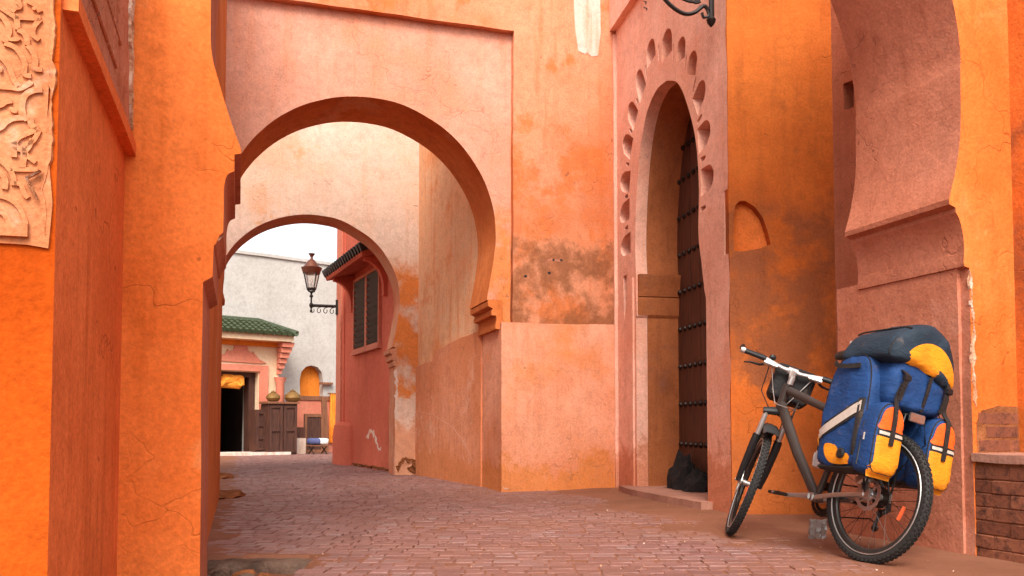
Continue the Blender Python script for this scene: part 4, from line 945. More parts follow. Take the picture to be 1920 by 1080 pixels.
# worn stone edging the dug-out near the arch pier
p = ground_at(500, 1050)
m = MB(); k = 26; vs = []
for i in range(k + 1):
    x = -1.56 + .56 * i / k; y0 = 4.50 + (x + 1.3) * .12
    for (dy, z) in ((-.02, -.012), (-.10, -.018), (-.12, -.06), (-.09, -.16), (0, -.16)):
        vs.append((x, y0 + dy + .018 * noise.noise((x * 9, dy * 20, 1)), z + .010 * noise.noise((x * 11, dy * 30, 4)) + (0 if x < -1.08 else -.03 * (x + 1.08) / .1)))
m.add(vs, [(i * 5 + j, (i + 1) * 5 + j, (i + 1) * 5 + (j + 1) % 5, i * 5 + (j + 1) % 5) for i in range(k) for j in range(5)] + [(4, 3, 2, 1, 0), tuple(k * 5 + j for j in range(5))])
tag(m.build('edging_stone', M['stone'], loc=(-1.3, 4.5, -.1), angle=50), 'long worn grey stone edging the shallow pit beside the orange pier', 'stone')
r = random.Random(11)
for i in range(9):
    x = r.uniform(-1.5, -1.06); y = r.uniform(4.05, 4.33); sz = r.uniform(.02, .045)
    o = lump('rubble_stone', 'small rough brown stone lying in the shallow pit', 'stone', (x, y, -.065), sz * 1.4, sz, sz, M['stone'] if i % 3 else M['soil'], i * 2.3, .5, None, 2); o['group'] = 'rubble in the pit'
# gravel specks on the dusty side
m = MB(); r = random.Random(5)
for i in range(420):
    if i % 3 == 0: x = r.uniform(.3, 2.3); y = r.uniform(3.9, 6.3)
    else: x = r.uniform(-1.2, 1.6); y = r.uniform(4, 9.2)
    if x > right_x(y) - .12: continue
    s = r.uniform(.002, .007); c = Vector((x, y, max(dirt_z(x, y), 0) + s * .3))
    vs = [c + Vector((r.uniform(-1, 1), r.uniform(-1, 1), r.uniform(-.6, 1))) * s for _ in range(5)]
    m.add(vs, [(0, 1, 2), (0, 2, 3), (0, 3, 4), (0, 4, 1), (1, 2, 4), (2, 3, 4)])
tag(m.build('gravel', M['rough'], loc=(0, 0, 0), smooth=False), 'loose pale gravel scattered over the paving', 'gravel', None, 'stuff')
M['rag'] = fabric('black_rag', (.012, .008, .007), .95)
# dark rag heap at the foot of the door
c = W3.p(1.28, .08, -.33)
t = thing('rag_heap', 'crumpled black rag heap at the foot of the studded door', 'rags', c)
for i, (ds, dn, sx, sz) in enumerate(((0, 0, .13, .26), (.16, .03, .13, .20), (.30, -.03, .12, .15), (.45, .02, .12, .12))):
    bmh = bmesh.new(); bmesh.ops.create_icosphere(bmh, subdivisions=3, radius=1); m = MB(); vs = []
    for v in bmh.verts:
        kk = 1 + .45 * noise.noise(v.co * 2 + Vector((i * 3, 0, 0))) + .3 * noise.noise(v.co * 5.5 + Vector((0, i, 0)))
        vs.append(W3.p(1.28 + ds, .08, -.33 + dn) + Vector((v.co.x * sx * kk, v.co.y * sx * .9 * kk, max(v.co.z, 0) * sz * kk * 1.2)))
    m.add(vs, [[v.index for v in f.verts] for f in bmh.faces]); bmh.free(); m.build('rag', M['rag'], t, angle=60)
#@@BIKE
# ================================================================== the loaded bicycle
M['tyre'] = simple('tyre_rubber', (.022, .019, .017), .75, 0, .3, 60, .4, .3)
M['steel'] = simple('brushed_steel', (.50, .47, .44), .32, .9, .15, 40)
M['alloy'] = simple('pale_alloy', (.52, .49, .46), .4, .75, .12, 40)
M['frame_paint'] = simple('grey_brown_frame_paint', (.050, .037, .031), .42, .25, .2, 14, .05, .5)
M['rim'] = simple('dark_rim', (.06, .055, .05), .35, .6, .2, 40)
M['guard'] = simple('grey_mudguard', (.030, .029, .028), .55, 0, .2, 20, .1)
M['fb'] = fabric('blue_pannier_cloth', (.006, .038, .135)); M['fy'] = fabric('yellow_pannier_cloth', (.70, .235, .006)); M['fo'] = fabric('orange_pannier_cloth', (.80, .10, .006))
M['fteal'] = fabric('dark_teal_cloth', (.010, .022, .036)); M['fblack'] = fabric('black_cloth', (.012, .010, .010), .8); M['webbing'] = fabric('black_webbing', (.018, .013, .011), .7, 600)
M['reflect'] = simple('reflective_strip', (.58, .50, .42), .4, .2, .25, 60, .2); M['refl_red'] = simple('orange_reflector', (.75, .12, .04), .3, 0, .1, 60)
g = NT('clear_plastic'); g.b.inputs['Transmission Weight'].default_value = .7; M['clear'] = g.done((.75, .72, .70), .2, spec=.5)

R_, TR = .335, .0235
rear = ground_at(1622, 1056); YAW, LEAN, STEER = radians(110.0), radians(13.5), radians(-30)
BM = Matrix.Translation((rear.x, rear.y, 0.0)) @ Matrix.Rotation(YAW, 4, 'Z') @ Matrix.Rotation(LEAN, 4, 'X')
bike = thing('bicycle', 'dark touring mountain bicycle loaded with bags, leaning toward the arch jamb', 'bicycle', mat=BM)
def part(mb, name, mat, parent=bike, **k): return mb.build(name, mat, parent, local=True, **k)
RH = Vector((0, 0, R_)); FH = Vector((1.085, 0, R_)); BB = Vector((.43, 0, .295))
HB, HT = Vector((.895, 0, .80)), Vector((.848, 0, .935))
SM = Matrix.Translation(HB) @ Matrix.Rotation(STEER, 4, (HT - HB).normalized()) @ Matrix.Translation(-HB)
def st(mb): mb.v = [SM @ v for v in mb.v]; return mb
I = Matrix.Identity(4)
def wheel(c, X, rotor):
    w = MB()
    hub = MB().lathe([(.012, -.062), (.03, -.05), (.03, -.04), (.018, -.035), (.018, .035), (.03, .04), (.03, .05), (.012, .062)], c, (0, 1, 0), 14); hub.v = [X @ v for v in hub.v]
    root = part(hub, 'wheel', M['steel'])
    def sub(mb, name, mat, **k):
        mb.v = [X @ v for v in mb.v]; return part(mb, name, mat, root, **k)
    t_ = MB(); N = 56; t_.tube([c + Vector((cos(2 * pi * i / N), 0, sin(2 * pi * i / N))) * (R_ - TR) for i in range(N)], TR * .97, 12, closed=True)
    for i in range(72):
        a = 2 * pi * i / 72
        for yy, rr, sx in ((0, .0, .010), (.011, -.003, .009), (-.011, -.003, .009), (.0195, -.012, .010), (-.0195, -.012, .010)):
            aa = a + (.5 * 2 * pi / 72 if abs(yy) in (.011,) else 0); d = Vector((cos(aa), 0, sin(aa))); tt = Vector((-sin(aa), 0, cos(aa)))
            p = c + d * (R_ - .002 + rr) + Vector((0, yy, 0)); rot = Matrix((tt, (0, 1, 0), d)).transposed()
            t_.box(p, (sx * 1.4, .008, .011), rot=rot)
    sub(t_, 'tyre', M['tyre'], angle=40)
    r_ = MB(); prof = [(-.013, .285), (.013, .285), (.012, .268), (.006, .262), (-.006, .262), (-.012, .268)]; vs = []
    for i in range(N):
        d = Vector((cos(2 * pi * i / N), 0, sin(2 * pi * i / N)))
        for y, q in prof: vs.append(c + d * q + Vector((0, y, 0)))
    r_.add(vs, [(i * 6 + j, i * 6 + (j + 1) % 6, ((i + 1) % N) * 6 + (j + 1) % 6, ((i + 1) % N) * 6 + j) for i in range(N) for j in range(6)])
    sub(r_, 'rim', M['rim'])
    l_ = MB()
    for sg in (1,): l_.tube([c + Vector((cos(2 * pi * i / N) * .292, sg * .0185, sin(2 * pi * i / N) * .292)) for i in range(N)], .0035, 6, closed=True)
    sub(l_, 'reflective_ring', M['alloy'])
    s_ = MB()
    for i in range(32):
        sg = 1 if i % 2 else -1; a = 2 * pi * i / 32; b = a + (.55 if i % 4 < 2 else -.55)
        s_.tube([c + Vector((.028 * cos(b), sg * .042, .028 * sin(b))), c + Vector((.268 * cos(a), sg * .003, .268 * sin(a)))], .0014, 4, caps=False)
    sub(s_, 'spokes', M['stud'])['kind'] = 'stuff'
    d_ = MB(); nb = 48; vs = []
    for i in range(nb):
        d = Vector((cos(2 * pi * i / nb), 0, sin(2 * pi * i / nb))); wv = .002 * sin(i * pi / 2)
        for q, y in ((.062, .052), (.082 + wv, .052), (.082 + wv, .055), (.062, .055)): vs.append(c + d * q + Vector((0, y, 0)))
    d_.add(vs, [(i * 4 + j, i * 4 + (j + 1) % 4, ((i + 1) % nb) * 4 + (j + 1) % 4, ((i + 1) % nb) * 4 + j) for i in range(nb) for j in range(4)])
    for i in range(6):
        a = 2 * pi * i / 6; d_.tube([c + Vector((.02 * cos(a), .0535, .02 * sin(a))), c + Vector((.064 * cos(a + .35), .0535, .064 * sin(a + .35)))], .004, 5)
    sub(d_, 'disc_rotor', M['steel'])
    x_ = MB().box(c + Vector((.20 * cos(3.5), .012, .20 * sin(3.5))), (.012, .012, .07), rot=Matrix.Rotation(-.4, 3, 'Y')); sub(x_, 'spoke_reflector', M['refl_red'])
    return root
wheel(RH, I, True); wheel(FH, SM, True)
# frame
f = MB()
f.tube([HT + Vector((.006, 0, .02)), HB - Vector((-.006, 0, .02))], .026, 12)
part(f, 'head_tube', M['frame_paint'])
part(MB().tube([HB + Vector((-.01, 0, .03)), HB.lerp(BB, .5), BB], [.034, .032, .028], 12, flat=.8), 'down_tube', M['frame_paint'])
part(MB().tube([HT + Vector((-.012, 0, -.02)), Vector((.288, 0, .735))], [.026, .021], 12, flat=.85), 'top_tube', M['frame_paint'])
part(MB().tube([BB, Vector((.272, 0, .775))], .018, 12), 'seat_tube', M['frame_paint'])
for sg in (1, -1):
    part(MB().tube([BB + Vector((-.03, sg * .03, 0)), Vector((.25, sg * .045, .315)), RH + Vector((.01, sg * .068, -.002))], [.014, .013, .012], 10), 'chainstay', M['steel'])
    part(MB().tube([Vector((.285, sg * .02, .72)), Vector((.16, sg * .052, .55)), RH + Vector((0, sg * .07, .01))], .009, 8), 'seatstay', M['frame_paint'])
    part(MB().box(RH + Vector((0, sg * .07, .005)), (.05, .008, .05), ch=.003), 'dropout', M['steel'])
part(MB().tube([BB - Vector((0, .04, 0)), BB + Vector((0, .04, 0))], .024, 12), 'bottom_bracket', M['steel'])
part(MB().tube([Vector((.272, 0, .77)), Vector((.222, 0, 1.07))], .0145, 10), 'seatpost', M['alloy'])
sad = [(.07, -.075), (.10, -.05), (.17, -.03), (.29, -.018), (.315, 0), (.29, .018), (.17, .03), (.10, .05), (.07, .075), (.045, .06), (.04, 0), (.045, -.06)]
part(MB().add(*pillow(spline([(x + .20, y) for x, y in sad], 3, True), (1, 0, 0), (0, 1, 0), (0, 0, 1), (-.03, 0, 1.10), .028, .6, 5)), 'saddle', M['black'], angle=60)
# fork, mudguard
for sg in (1, -1):
    part(st(MB().tube([Vector((.900, sg * .066, .765)), Vector((.968, sg * .066, .57))], .0155, 10)), 'stanchion', M['alloy'])
    part(st(MB().tube([Vector((.950, sg * .066, .625)), Vector((.965, sg * .068, .575)), Vector((1.03, sg * .068, .42)), FH + Vector((-.01, sg * .066, .0))], [.024, .025, .022, .018], 10)), 'fork_lower', M['black'])
part(st(MB().tube([Vector((.905, -.085, .765)), Vector((.90, 0, .79)), Vector((.905, .085, .765))], [.022, .028, .022], 10)), 'fork_crown', M['black'])
part(st(MB().tube([Vector((.958, -.066, .60)), Vector((.965, -.05, .68)), Vector((.968, 0, .705)), Vector((.965, .05, .68)), Vector((.958, .066, .60))], .011, 8)), 'fork_brace', M['black'])
part(st(MB().tube([FH - Vector((0, .085, 0)), FH + Vector((0, .085, 0))], .007, 8)), 'front_axle', M['steel'])
gm = MB(); vs = []; ng = 20
for i in range(ng + 1):
    a = radians(48 + 84 * i / ng); rr = .385 + .015 * abs(i - ng / 2) / ng; w = .052 * (1 - .3 * (abs(i - ng * .55) / ng) ** 2)
    for q, y in ((-.012, -w), (.006, -w * .6), (.010, 0), (.006, w * .6), (-.012, w)): vs.append(FH + Vector((cos(a), 0, sin(a))) * (rr + q) + Vector((0, y, 0)))
    for q, y in ((-.016, -w), (.002, -w * .6), (.006, 0), (.002, w * .6), (-.016, w)): vs.append(FH + Vector((cos(a), 0, sin(a))) * (rr + q) + Vector((0, y, 0)))
gm.add(vs, [(i * 10 + j, i * 10 + j + 1, (i + 1) * 10 + j + 1, (i + 1) * 10 + j) for i in range(ng) for j in (0, 1, 2, 3, 5, 6, 7, 8)] + [(i * 10 + a, i * 10 + b, (i + 1) * 10 + b, (i + 1) * 10 + a) for i in range(ng) for a, b in ((0, 5), (4, 9))])
part(st(gm), 'front_mudguard', M['guard'], angle=50)
# stem, handlebar, controls
BC = Vector((.93, 0, 1.06))
part(st(MB().tube([HT + Vector((-.008, 0, .02)), HT + Vector((-.02, 0, .065))], .018, 10)), 'steerer', M['alloy'])
part(st(MB().tube([HT + Vector((-.018, 0, .05)), BC], .019, 10).tube([BC - Vector((0, .028, 0)), BC + Vector((0, .028, 0))], .024, 12)), 'stem', M['alloy'])
def bar(y): a = abs(y); return Vector((BC.x - .06 * max(0, a - .06), y, BC.z + .02 * min(1, max(0, a - .06) / .12)))
part(st(MB().tube([bar(y) for y in [-.31 + .62 * i / 24 for i in range(25)]], [.0155 if abs(-.31 + .62 * i / 24) < .05 else .0125 for i in range(25)], 10)), 'handlebar', M['alloy'])
for sg in (1, -1):
    part(st(MB().tube([bar(sg * y) for y in (.175, .20, .26, .315)], [.016, .018, .0165, .018], 10)), 'grip', M['black'])
    e = bar(sg * .322)
    part(st(MB().lathe([(.018, -.012), (.02, 0), (.016, .014)], e, (0, sg, 0), 10)), 'bar_end_clamp', M['alloy'])
    part(st(MB().tube([e, e + Vector((.03, sg * .012, .02)), e + Vector((.10, sg * .004, .055))], [.012, .014, .012], 8)), 'bar_end', M['black'])
    b = bar(sg * .155)
    part(st(MB().box(b + Vector((.012, 0, -.012)), (.045, .05, .035), ch=.008)), 'brake_clamp', M['alloy'])
    part(st(MB().tube([b + Vector((.03, 0, -.015)), b + Vector((.055, sg * .04, -.03)), b + Vector((.055, sg * .10, -.035)), b + Vector((.065, sg * .135, -.045))], [.009, .008, .006, .005], 7)), 'brake_lever', M['black'])
    part(st(MB().box(b + Vector((.0, -sg * .04, -.022)), (.05, .04, .025), ch=.007)), 'shifter', M['steel'])
    part(st(MB().tube([b + Vector((.03, -sg * .015, -.02)), Vector((1.0, sg * .13, .90)), Vector((.97, sg * .05, .80)), Vector((.955, sg * .05, .68))], .0035, 6)), 'brake_cable', M['black'])
    part(MB().tube([SM @ (b + Vector((.02, -sg * .03, -.025))), SM @ Vector((.98, sg * .07, .93)), Vector((.90, sg * .035, .83)), Vector((.78, sg * .03, .80))], .003, 6), 'gear_cable', M['alloy'])
part(st(MB().lathe([(.014, 0), (.022, .012), (.018, .028), (.004, .034)], bar(.14) + Vector((0, 0, .012)), (0, 0, 1), 10)), 'bell', M['black'])
# drive train
def crank(sg, ang):
    e = BB + Vector((cos(ang) * .172, 0, sin(ang) * .172))
    part(MB().tube([BB + Vector((0, sg * .055, 0)), BB.lerp(e, .5) + Vector((0, sg * .068, 0)), e + Vector((0, sg * .078, 0))], [.017, .013, .012], 8, flat=.6), 'crank', M['steel'])
    pd = MB().box(e + Vector((0, sg * .125, 0)), (.085, .07, .018), ch=.004)
    pe = part(pd, 'pedal', M['stud'])
    part(MB().tube([e + Vector((0, sg * .07, 0)), e + Vector((0, sg * .165, 0))], .007, 8), 'spindle', M['steel'], pe)
crank(1, radians(-4)); crank(-1, radians(176))
for q, rr in ((-.045, .092), (-.052, .07)):
    c_ = MB(); nb = 44; vs = []
    for i in range(nb):
        d = Vector((cos(2 * pi * i / nb), 0, sin(2 * pi * i / nb))); k = .004 if i % 2 else 0
        for a, y in ((rr - .02, q), (rr + k, q), (rr + k, q - .003), (rr - .02, q - .003)): vs.append(BB + d * a + Vector((0, y, 0)))
    c_.add(vs, [(i * 4 + j, i * 4 + (j + 1) % 4, ((i + 1) % nb) * 4 + (j + 1) % 4, ((i + 1) % nb) * 4 + j) for i in range(nb) for j in range(4)])
    part(c_, 'chainring', M['stud'])
for k in range(6): part(MB().lathe([(.055 - k * .006, 0), (.055 - k * .006, .003)], RH + Vector((0, -.026 - k * .005, 0)), (0, -1, 0), 22), 'sprocket', M['stud'])
part(MB().tube([BB + Vector((.0, -.047, .092)), RH + Vector((.0, -.047, .045))], .004, 5), 'chain', M['stud'])
part(MB().tube([BB + Vector((.0, -.047, -.092)), RH + Vector((.07, -.05, -.11)), RH + Vector((.03, -.05, -.13))], .004, 5), 'chain', M['stud'])
dr_ = part(MB().tube([RH + Vector((-.01, -.075, -.01)), RH + Vector((.0, -.085, -.05)), RH + Vector((.02, -.075, -.07))], [.012, .016, .014], 8), 'rear_derailleur', M['black'])
part(MB().tube([RH + Vector((.02, -.06, -.07)), RH + Vector((.04, -.052, -.15))], .009, 8), 'cage', M['black'], dr_)
for q in ((.02, -.055, -.075), (.04, -.055, -.15)): part(MB().lathe([(.02, 0), (.022, .004), (.02, .008)], RH + Vector(q), (0, -1, 0), 12), 'jockey_wheel', M['stud'], dr_)
part(MB().box(RH + Vector((.045, .066, .075)), (.055, .035, .05), ch=.01, rot=Matrix.Rotation(.6, 3, 'Y')), 'brake_caliper', M['steel'])
# rear rack
rk = MB()
part(MB().box(Vector((.02, 0, .745)), (.36, .12, .012), ch=.003), 'rack_platform', M['black'])
for sg in (1, -1):
    part(MB().tube([Vector((.17, sg * .055, .74)), Vector((-.16, sg * .06, .74)), Vector((-.17, sg * .085, .62)), Vector((-.02, sg * .085, .48)), RH + Vector((-.005, sg * .082, .02))], .0055, 8), 'rack_stay', M['black'])
    part(MB().tube([Vector((.10, sg * .06, .74)), RH + Vector((.005, sg * .082, .02))], .0055, 8), 'rack_stay', M['black'])
part(MB().box(Vector((-.175, 0, .735)), (.012, .09, .045), ch=.004), 'rack_plate', M['steel'])

# ---- bags, each its own thing hung on the bicycle
X, Y, Z = Vector((1, 0, 0)), Vector((0, 1, 0)), Vector((0, 0, 1))
def bag_root(name, label, cat, p):
    return thing(name, label, cat, mat=BM @ Matrix.Translation(Vector(p)))
class Soft:                                          # a puffed outline that patches can be draped on
    def __init__(s, outline, U, V, N, c, h, p=.4, k=5):
        s.o = spline(outline, k, True); s.U, s.V, s.N, s.c, s.h, s.p = map(lambda q: Vector(q) if not isinstance(q, (int, float)) else q, (U, V, N, c, h, p))
        n = len(s.o); s.cx = sum(a for a, b in s.o) / n; s.cz = sum(b for a, b in s.o) / n
        s.an = [(atan2(b - s.cz, a - s.cx), hypot(a - s.cx, b - s.cz)) for a, b in s.o]
    def mesh(s, amp=.006, seed=0.0, rings=9): return pillow(s.o, s.U, s.V, s.N, s.c, s.h, s.p, rings, amp, seed)
    def R(s, a):
        best = min(range(len(s.an)), key=lambda i: abs((s.an[i][0] - a + pi) % (2 * pi) - pi)); return s.an[best][1]
    def pt(s, x, z, side=1, off=.004):
        a = atan2(z - s.cz, x - s.cx); rho = min(.999, hypot(x - s.cx, z - s.cz) / max(1e-6, s.R(a)))
        return s.c + s.U * x + s.V * z + s.N * side * (s.h * (1 - rho ** (2 / s.p)) ** (s.p / 2) + off)
    def quad(s, q, side=1, off=.004, nu=14, nv=6, th=.003):     # q: four (x,z) corners
        m = MB(); vs = []
        for o in (off, off - th):
            for j in range(nv + 1):
                for i in range(nu + 1):
                    a = i / nu; b = j / nv
                    x = (q[0][0] * (1 - a) + q[1][0] * a) * (1 - b) + (q[3][0] * (1 - a) + q[2][0] * a) * b; z = (q[0][1] * (1 - a) + q[1][1] * a) * (1 - b) + (q[3][1] * (1 - a) + q[2][1] * a) * b
                    vs.append(s.pt(x, z, side, o))
        w = nu + 1; F = [(j * w + i, j * w + i + 1, (j + 1) * w + i + 1, (j + 1) * w + i) for j in range(nv) for i in range(nu)]
        return m.add(vs, F)
    def fan(s, outline, side=1, off=.004, rings=5):
        o = spline(outline, 4, True); n = len(o); cx = sum(a for a, b in o) / n; cz = sum(b for a, b in o) / n
        vs = [s.pt(cx + (a - cx) * r / rings, cz + (b - cz) * r / rings, side, off) for r in range(1, rings + 1) for a, b in o] + [s.pt(cx, cz, side, off)]
        F = [(r * n + i, r * n + (i + 1) % n, (r + 1) * n + (i + 1) % n, (r + 1) * n + i) for r in range(rings - 1) for i in range(n)] + [(rings * n, i, (i + 1) % n) for i in range(n)]
        return MB().add(vs, F)
def web(pts, nrm, w, th=.003):                          # flat webbing strap
    pts = [Vector(q) for q in spline([tuple(p) for p in pts], 4)]; nrm = Vector(nrm); m = MB(); vs = []
    for i, p in enumerate(pts):
        t_ = (pts[min(len(pts) - 1, i + 1)] - pts[max(0, i - 1)]).normalized(); d = t_.cross(nrm).normalized(); k = d.cross(t_).normalized()
        vs += [p - d * w / 2 - k * th, p + d * w / 2 - k * th, p + d * w / 2 + k * th, p - d * w / 2 + k * th]
    n = len(pts)
    return m.add(vs, [(i * 4 + j, i * 4 + (j + 1) % 4, (i + 1) * 4 + (j + 1) % 4, (i + 1) * 4 + j) for i in range(n - 1) for j in range(4)] + [(3, 2, 1, 0), tuple(n * 4 - 4 + j for j in range(4))])
def shift(mb, p): mb.v = [v - Vector(p) for v in mb.v]; return mb
def pannier(sg, name, label):
    base = Vector((.06, sg * .15, .42)); t = bag_root(name, label, 'bag', base)
    B = lambda mb, nm, mat, par=t, **k: shift(mb, base).build(nm, mat, par, local=True, **k)
    TZ = 1.03 if sg > 0 else .93; s0_ = 1 if sg > 0 else -1
    main = Soft([(.19, .45), (.21, .53), (.218, .65), (.212, .80), (.185, TZ - .10), (.13, TZ - .02), (.03, TZ), (-.05, TZ - .03), (-.09, TZ - .13), (-.098, .70), (-.093, .58), (-.075, .46), (.05, .43)], X, Z, Y, (0, sg * .165, 0), .085, .38)
    B(MB().add(*main.mesh(.011, sg * 3.0, 12)), 'body', M['fb'], angle=70)
    # rear pocket: blue sides, orange over yellow back
    pk = Soft([(.075, .43), (.085, .55), (.08, .66), (.055, .745), (0, .775), (-.055, .745), (-.08, .66), (-.085, .55), (-.075, .43), (0, .415)], Y, Z, X, (-.125, sg * .165, 0), .075, .36)
    B(MB().add(*pk.mesh(.004, sg * 5.0)), 'pocket', M['fb'], angle=70)
    up = [(.068, .625), (.07, .66), (.048, .73), (0, .757), (-.048, .73), (-.07, .66), (-.068, .625)]
    B(pk.quad([(-.074, .595), (.074, .595), (.074, .632), (-.074, .632)], -1, .006), 'pocket_band', M['webbing'], angle=70)
    B(pk.quad([(-.07, .606), (.07, .606), (.07, .621), (-.07, .621)], -1, .009), 'reflective_strip', M['reflect'], angle=70)
    B(pk.fan([(.07, .632), (.07, .665), (.05, .725), (0, .75), (-.05, .725), (-.07, .665), (-.07, .632), (0, .634)], -1, .007), 'orange_panel', M['fo'], angle=70)
    B(pk.quad([(-.075, .428), (.075, .428), (.076, .597), (-.076, .597)], -1, .006, 14, 8), 'yellow_panel', M['fy'], angle=70)
    B(MB().tube([pk.pt(pk.cx + (a - pk.cx) * .95, pk.cz + (z - pk.cz) * .95, -1, .003) for a, z in pk.o], .0035, 5, closed=True), 'piping', M['webbing'])
    B(MB().tube([main.pt(main.cx + (a - main.cx) * .955, main.cz + (z - main.cz) * .955, s0_, .002) for a, z in main.o], .003, 5, closed=True), 'piping', M['webbing'])
    # outer face: stripe, yellow corner, webbing
    s1 = 1 if sg > 0 else -1
    B(main.quad([(.212, .555), (.212, .63), (-.075, .785), (-.075, .705)], s1, .005), 'stripe_border', M['webbing'], angle=70)
    B(main.quad([(.208, .568), (.208, .617), (-.07, .77), (-.07, .718)], s1, .008), 'reflective_strip', M['reflect'], angle=70)
    B(main.fan([(.13, .49), (.135, .545), (.06, .54), (.02, .50), (-.03, .50), (-.04, .455), (.08, .45)], s1, .005), 'yellow_panel', M['fy'], angle=70)
    B(main.quad([(-.05, .44), (-.078, .44), (-.085, .78), (-.05, .78)], s1, .007), 'strap', M['webbing'], angle=70)
    B(MB().lathe([(.026, 0), (.028, .006), (.018, .012)], main.pt(.01, .50, s1, .006), (0, s1, 0), 12), 'corner_hook', M['black'])
    B(MB().box(Vector((.06, sg * .165, .435)), (.26, .13, .03), ch=.012), 'base_panel', M['webbing'])
    B(pk.quad([(-.07, .40), (.07, .40), (.08, .452), (-.08, .452)], -1, .007), 'base_panel', M['fy'], angle=70)
    bs = MB().tube([pk.pt(.0 + sg * .0, .42, -1, .012), pk.pt(0, .55, -1, .012), pk.pt(0, .68, -1, .012), pk.pt(.0, .755, -1, .014), Vector((-.12, sg * .15, .80)), Vector((-.145, sg * .12, .86))], .011, 6, flat=.28)
    B(web([pk.pt(0, .56, -1, .012), pk.pt(0, .62, -1, .014), pk.pt(0, .70, -1, .014), pk.pt(0, .752, -1, .016), Vector((-.185, sg * .15, .80)), Vector((-.20, sg * .14, .87))], (-1, 0, 0), .024), 'buckle_strap', M['webbing'])
    B(MB().tube([pk.pt(sg * .086, .45, -1, -.05), pk.pt(sg * .08, .66, -1, -.05), pk.pt(sg * .05, .745, -1, -.05)], .004, 6), 'zip', M['black'])
    B(MB().box(pk.pt(sg * .083, .59, -1, -.05), (.006, .012, .035)), 'zip_pull', M['reflect'])
    return t
pannier(1, 'pannier_bag', 'blue pannier with a diagonal reflective stripe and orange and yellow pocket, on the lane side')
pannier(-1, 'pannier_bag', 'blue pannier with orange and yellow pocket, between the rear wheel and the arch jamb')
# big top bag with its dark lid
base = Vector((.08, .02, .75)); t = bag_root('rack_bag', 'big blue rack bag with a dark teal lid and yellow rear panel on the bicycle', 'bag', base)
B = lambda mb, nm, mat, par=t, **k: shift(mb, base).build(nm, mat, par, local=True, **k)
body = Soft([(.165, .79), (.18, .86), (.178, .95), (.14, 1.02), (.02, 1.05), (-.12, 1.0), (-.175, .92), (-.18, .83), (-.15, .775), (.02, .757), (.12, .765)], Y, Z, X, (-.01, 0, 0), .175, .30)
B(MB().add(*body.mesh(.013, 4.0, 12)), 'body', M['fb'], angle=70)
lid = Soft([(.235, 1.0), (.215, 1.08), (.13, 1.165), (.0, 1.205), (-.11, 1.165), (-.175, 1.07), (-.195, .97), (-.175, .91), (-.02, .945), (.13, .975)], Y, Z, X, (-.01, 0, 0), .20, .34)
ld = B(MB().add(*lid.mesh(.014, 8.0, 12)), 'lid', M['fteal'], angle=70)
B(lid.fan([(.16, .99), (.12, 1.06), (.03, 1.10), (-.06, 1.085), (-.13, 1.02), (-.165, .925), (-.06, .945), (.05, .965)], -1, .007), 'yellow_panel', M['fy'], ld, angle=70)
B(MB().tube([lid.pt(.165, .975, -1, .006), lid.pt(.06, .951, -1, .008), lid.pt(-.06, .93, -1, .008), lid.pt(-.158, .912, -1, .006)], .006, 6), 'piping', M['webbing'], ld)
zp = [Vector((-.18 + .5 * i / 12, .17 - .004 * i, 1.085 + .01 * sin(i))) for i in range(13)]
def on_lid(x, y):                                     # height of the lid's top skin above (x, y)
    a = min(1, abs(x + .01) / .20); k = (1 - a ** (2 / .34)) ** (.34 / 2) if a < 1 else 0
    zt = 1.205 - 2.4 * y ** 2
    return 1.07 + (zt - 1.07) * k
B(MB().tube([Vector((-.19 + .36 * i / 14, .135, on_lid(-.19 + .36 * i / 14, .135) + .004)) for i in range(15)], .005, 6), 'zip', M['webbing'], ld)
B(MB().tube([lid.pt(lid.cx + (a - lid.cx) * .95, lid.cz + (z - lid.cz) * .95, -1, .002) for a, z in lid.o], .0035, 5, closed=True), 'piping', M['webbing'], ld)
B(MB().box((.185, .15, 1.11), (.03, .012, .02)), 'zip_pull', M['reflect'], ld)
B(MB().tube([Vector((-.06, -.02, 1.195)), Vector((-.03, -.02, 1.225)), Vector((.03, -.02, 1.225)), Vector((.06, -.02, 1.195))], .007, 6), 'grab_loop', M['webbing'], ld)
B(web([Vector((.185, .235, .985)), Vector((.13, .262, .955)), Vector((.06, .265, .945)), Vector((-.03, .260, .945))], (0, 1, 0), .024), 'handle', M['webbing'])
for y0 in (.13, -.135):
    B(web([lid.pt(y0, .97 if y0 > 0 else .92, -1, .01), Vector((-.212, y0 + .005, .92)), Vector((-.205, y0 + .01, .85)), Vector((-.19, y0 + .012, .79))], (-1, 0, 0), .026), 'buckle_strap', M['webbing'])
    B(MB().box(Vector((-.214, y0 + .005, .90)), (.018, .036, .03), ch=.004), 'buckle', M['black'])
B(web([Vector((-.205, -.02, .945)), Vector((-.192, -.02, .86)), Vector((-.17, -.02, .77))], (-1, 0, 0), .018), 'strap', M['webbing'])
# handlebar bag
base = SM @ Vector((1.0, 0, .90)); t = bag_root('handlebar_bag', 'black box shaped bag fixed in front of the bicycle handlebar', 'bag', base)
hb = Soft(rrect(.25, .21, .045, 4), Y, Z, X, (1.05, -.035, .99), .075, .3, 2)
B = lambda mb, nm, mat, par=t, **k: shift(st(mb), base).build(nm, mat, par, local=True, **k)
B(MB().add(*hb.mesh(.004, 6.0)), 'body', M['fblack'], angle=70)
B(MB().add(*pillow(rrect(.16, .255, .04, 5), X, Y, Z, (1.05, -.035, 1.09), .018, .4, 5)), 'lid', M['fblack'], angle=70)
B(MB().tube([Vector((.962, -.10, .90)), Vector((.94, -.09, .80)), Vector((.93, -.09, .74))], .006, 6), 'strap', M['webbing'])
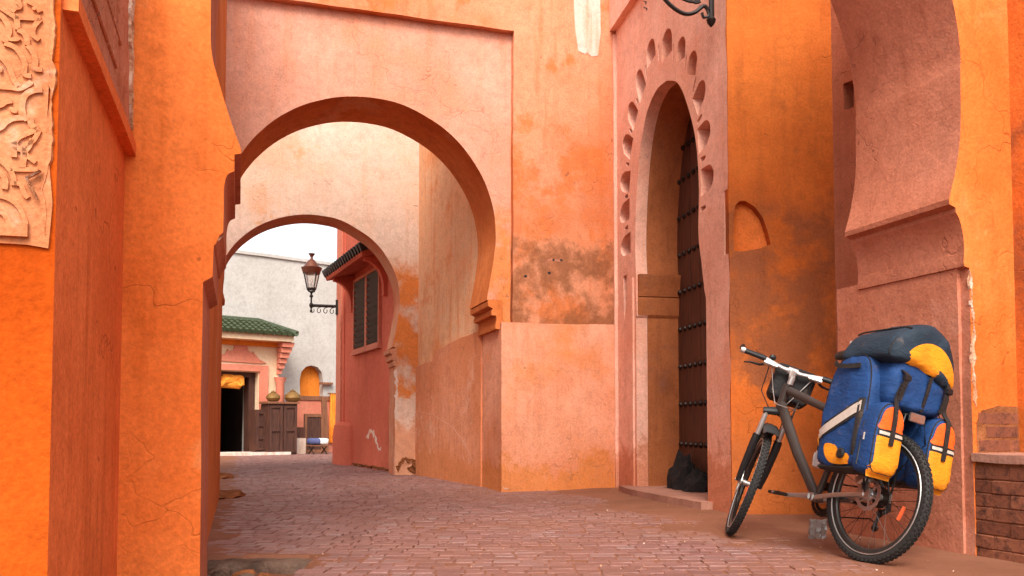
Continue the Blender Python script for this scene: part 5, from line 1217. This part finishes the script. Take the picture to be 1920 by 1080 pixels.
# small clear bottle tied at the front of the pannier
base = Vector((.275, .15, .435)); t = bag_root('plastic_bottle', 'small clear plastic bottle tied at the front of the pannier with an orange cord', 'bottle', base)
B = lambda mb, nm, mat, par=t, **k: shift(mb, base).build(nm, mat, par, local=True, **k)
B(MB().lathe([(.02, 0), (.033, .01), (.036, .04), (.03, .075), (.014, .095)], base, (0, .1, 1), 14), 'bottle', M['clear'])
B(MB().lathe([(.018, .092), (.018, .115)], base, (0, .1, 1), 10), 'cap', M['black'])
B(MB().tube([base + Vector((0, .01, .115)), base + Vector((.0, .015, .15)), base + Vector((-.015, .02, .215))], [.012, .02, .012], 6), 'cord', M['cloth_orange'])
# grey plastic scrap on the ground beside the rear wheel
p = ground_at(1532, 1012)
m = MB(); vs = []; nu, nv = 9, 9
for j in range(nv):
    for i in range(nu):
        u, v = i / (nu - 1) - .5, j / (nv - 1)
        q = Vector((p.x + u * .10 + v * .05, p.y + .02 + v * .10, .003 + v * .105)) + noise.noise_vector(Vector((u * 9, v * 7, 2))) * .012
        q.z = max(.003, q.z); vs.append(q)
for k in range(nu * nv): vs.append(vs[k] + Vector((.004, -.012 - .012 * (k % 3) / 3, .002)))
W_ = nu * nv; F = []
for j in range(nv - 1):
    for i in range(nu - 1):
        a = j * nu + i; F += [(a, a + 1, a + nu + 1, a + nu), (W_ + a + nu, W_ + a + nu + 1, W_ + a + 1, W_ + a)]
for i in range(nu - 1): F += [(i, W_ + i, W_ + i + 1, i + 1), ((nv - 1) * nu + i, (nv - 1) * nu + i + 1, W_ + (nv - 1) * nu + i + 1, W_ + (nv - 1) * nu + i)]
for j in range(nv - 1): F += [(j * nu, (j + 1) * nu, W_ + (j + 1) * nu, W_ + j * nu), (j * nu + nu - 1, W_ + j * nu + nu - 1, W_ + (j + 1) * nu + nu - 1, (j + 1) * nu + nu - 1)]
m.add(vs, F); M['scrap'] = simple('dull_clear_plastic', (.13, .095, .08), .3, 0, .3, 40, .3, .6)
tag(m.build('plastic_scrap', M['scrap'], loc=(p.x, p.y, 0), angle=20), 'crumpled grey plastic scrap lying next to the rear bicycle wheel', 'plastic scrap')
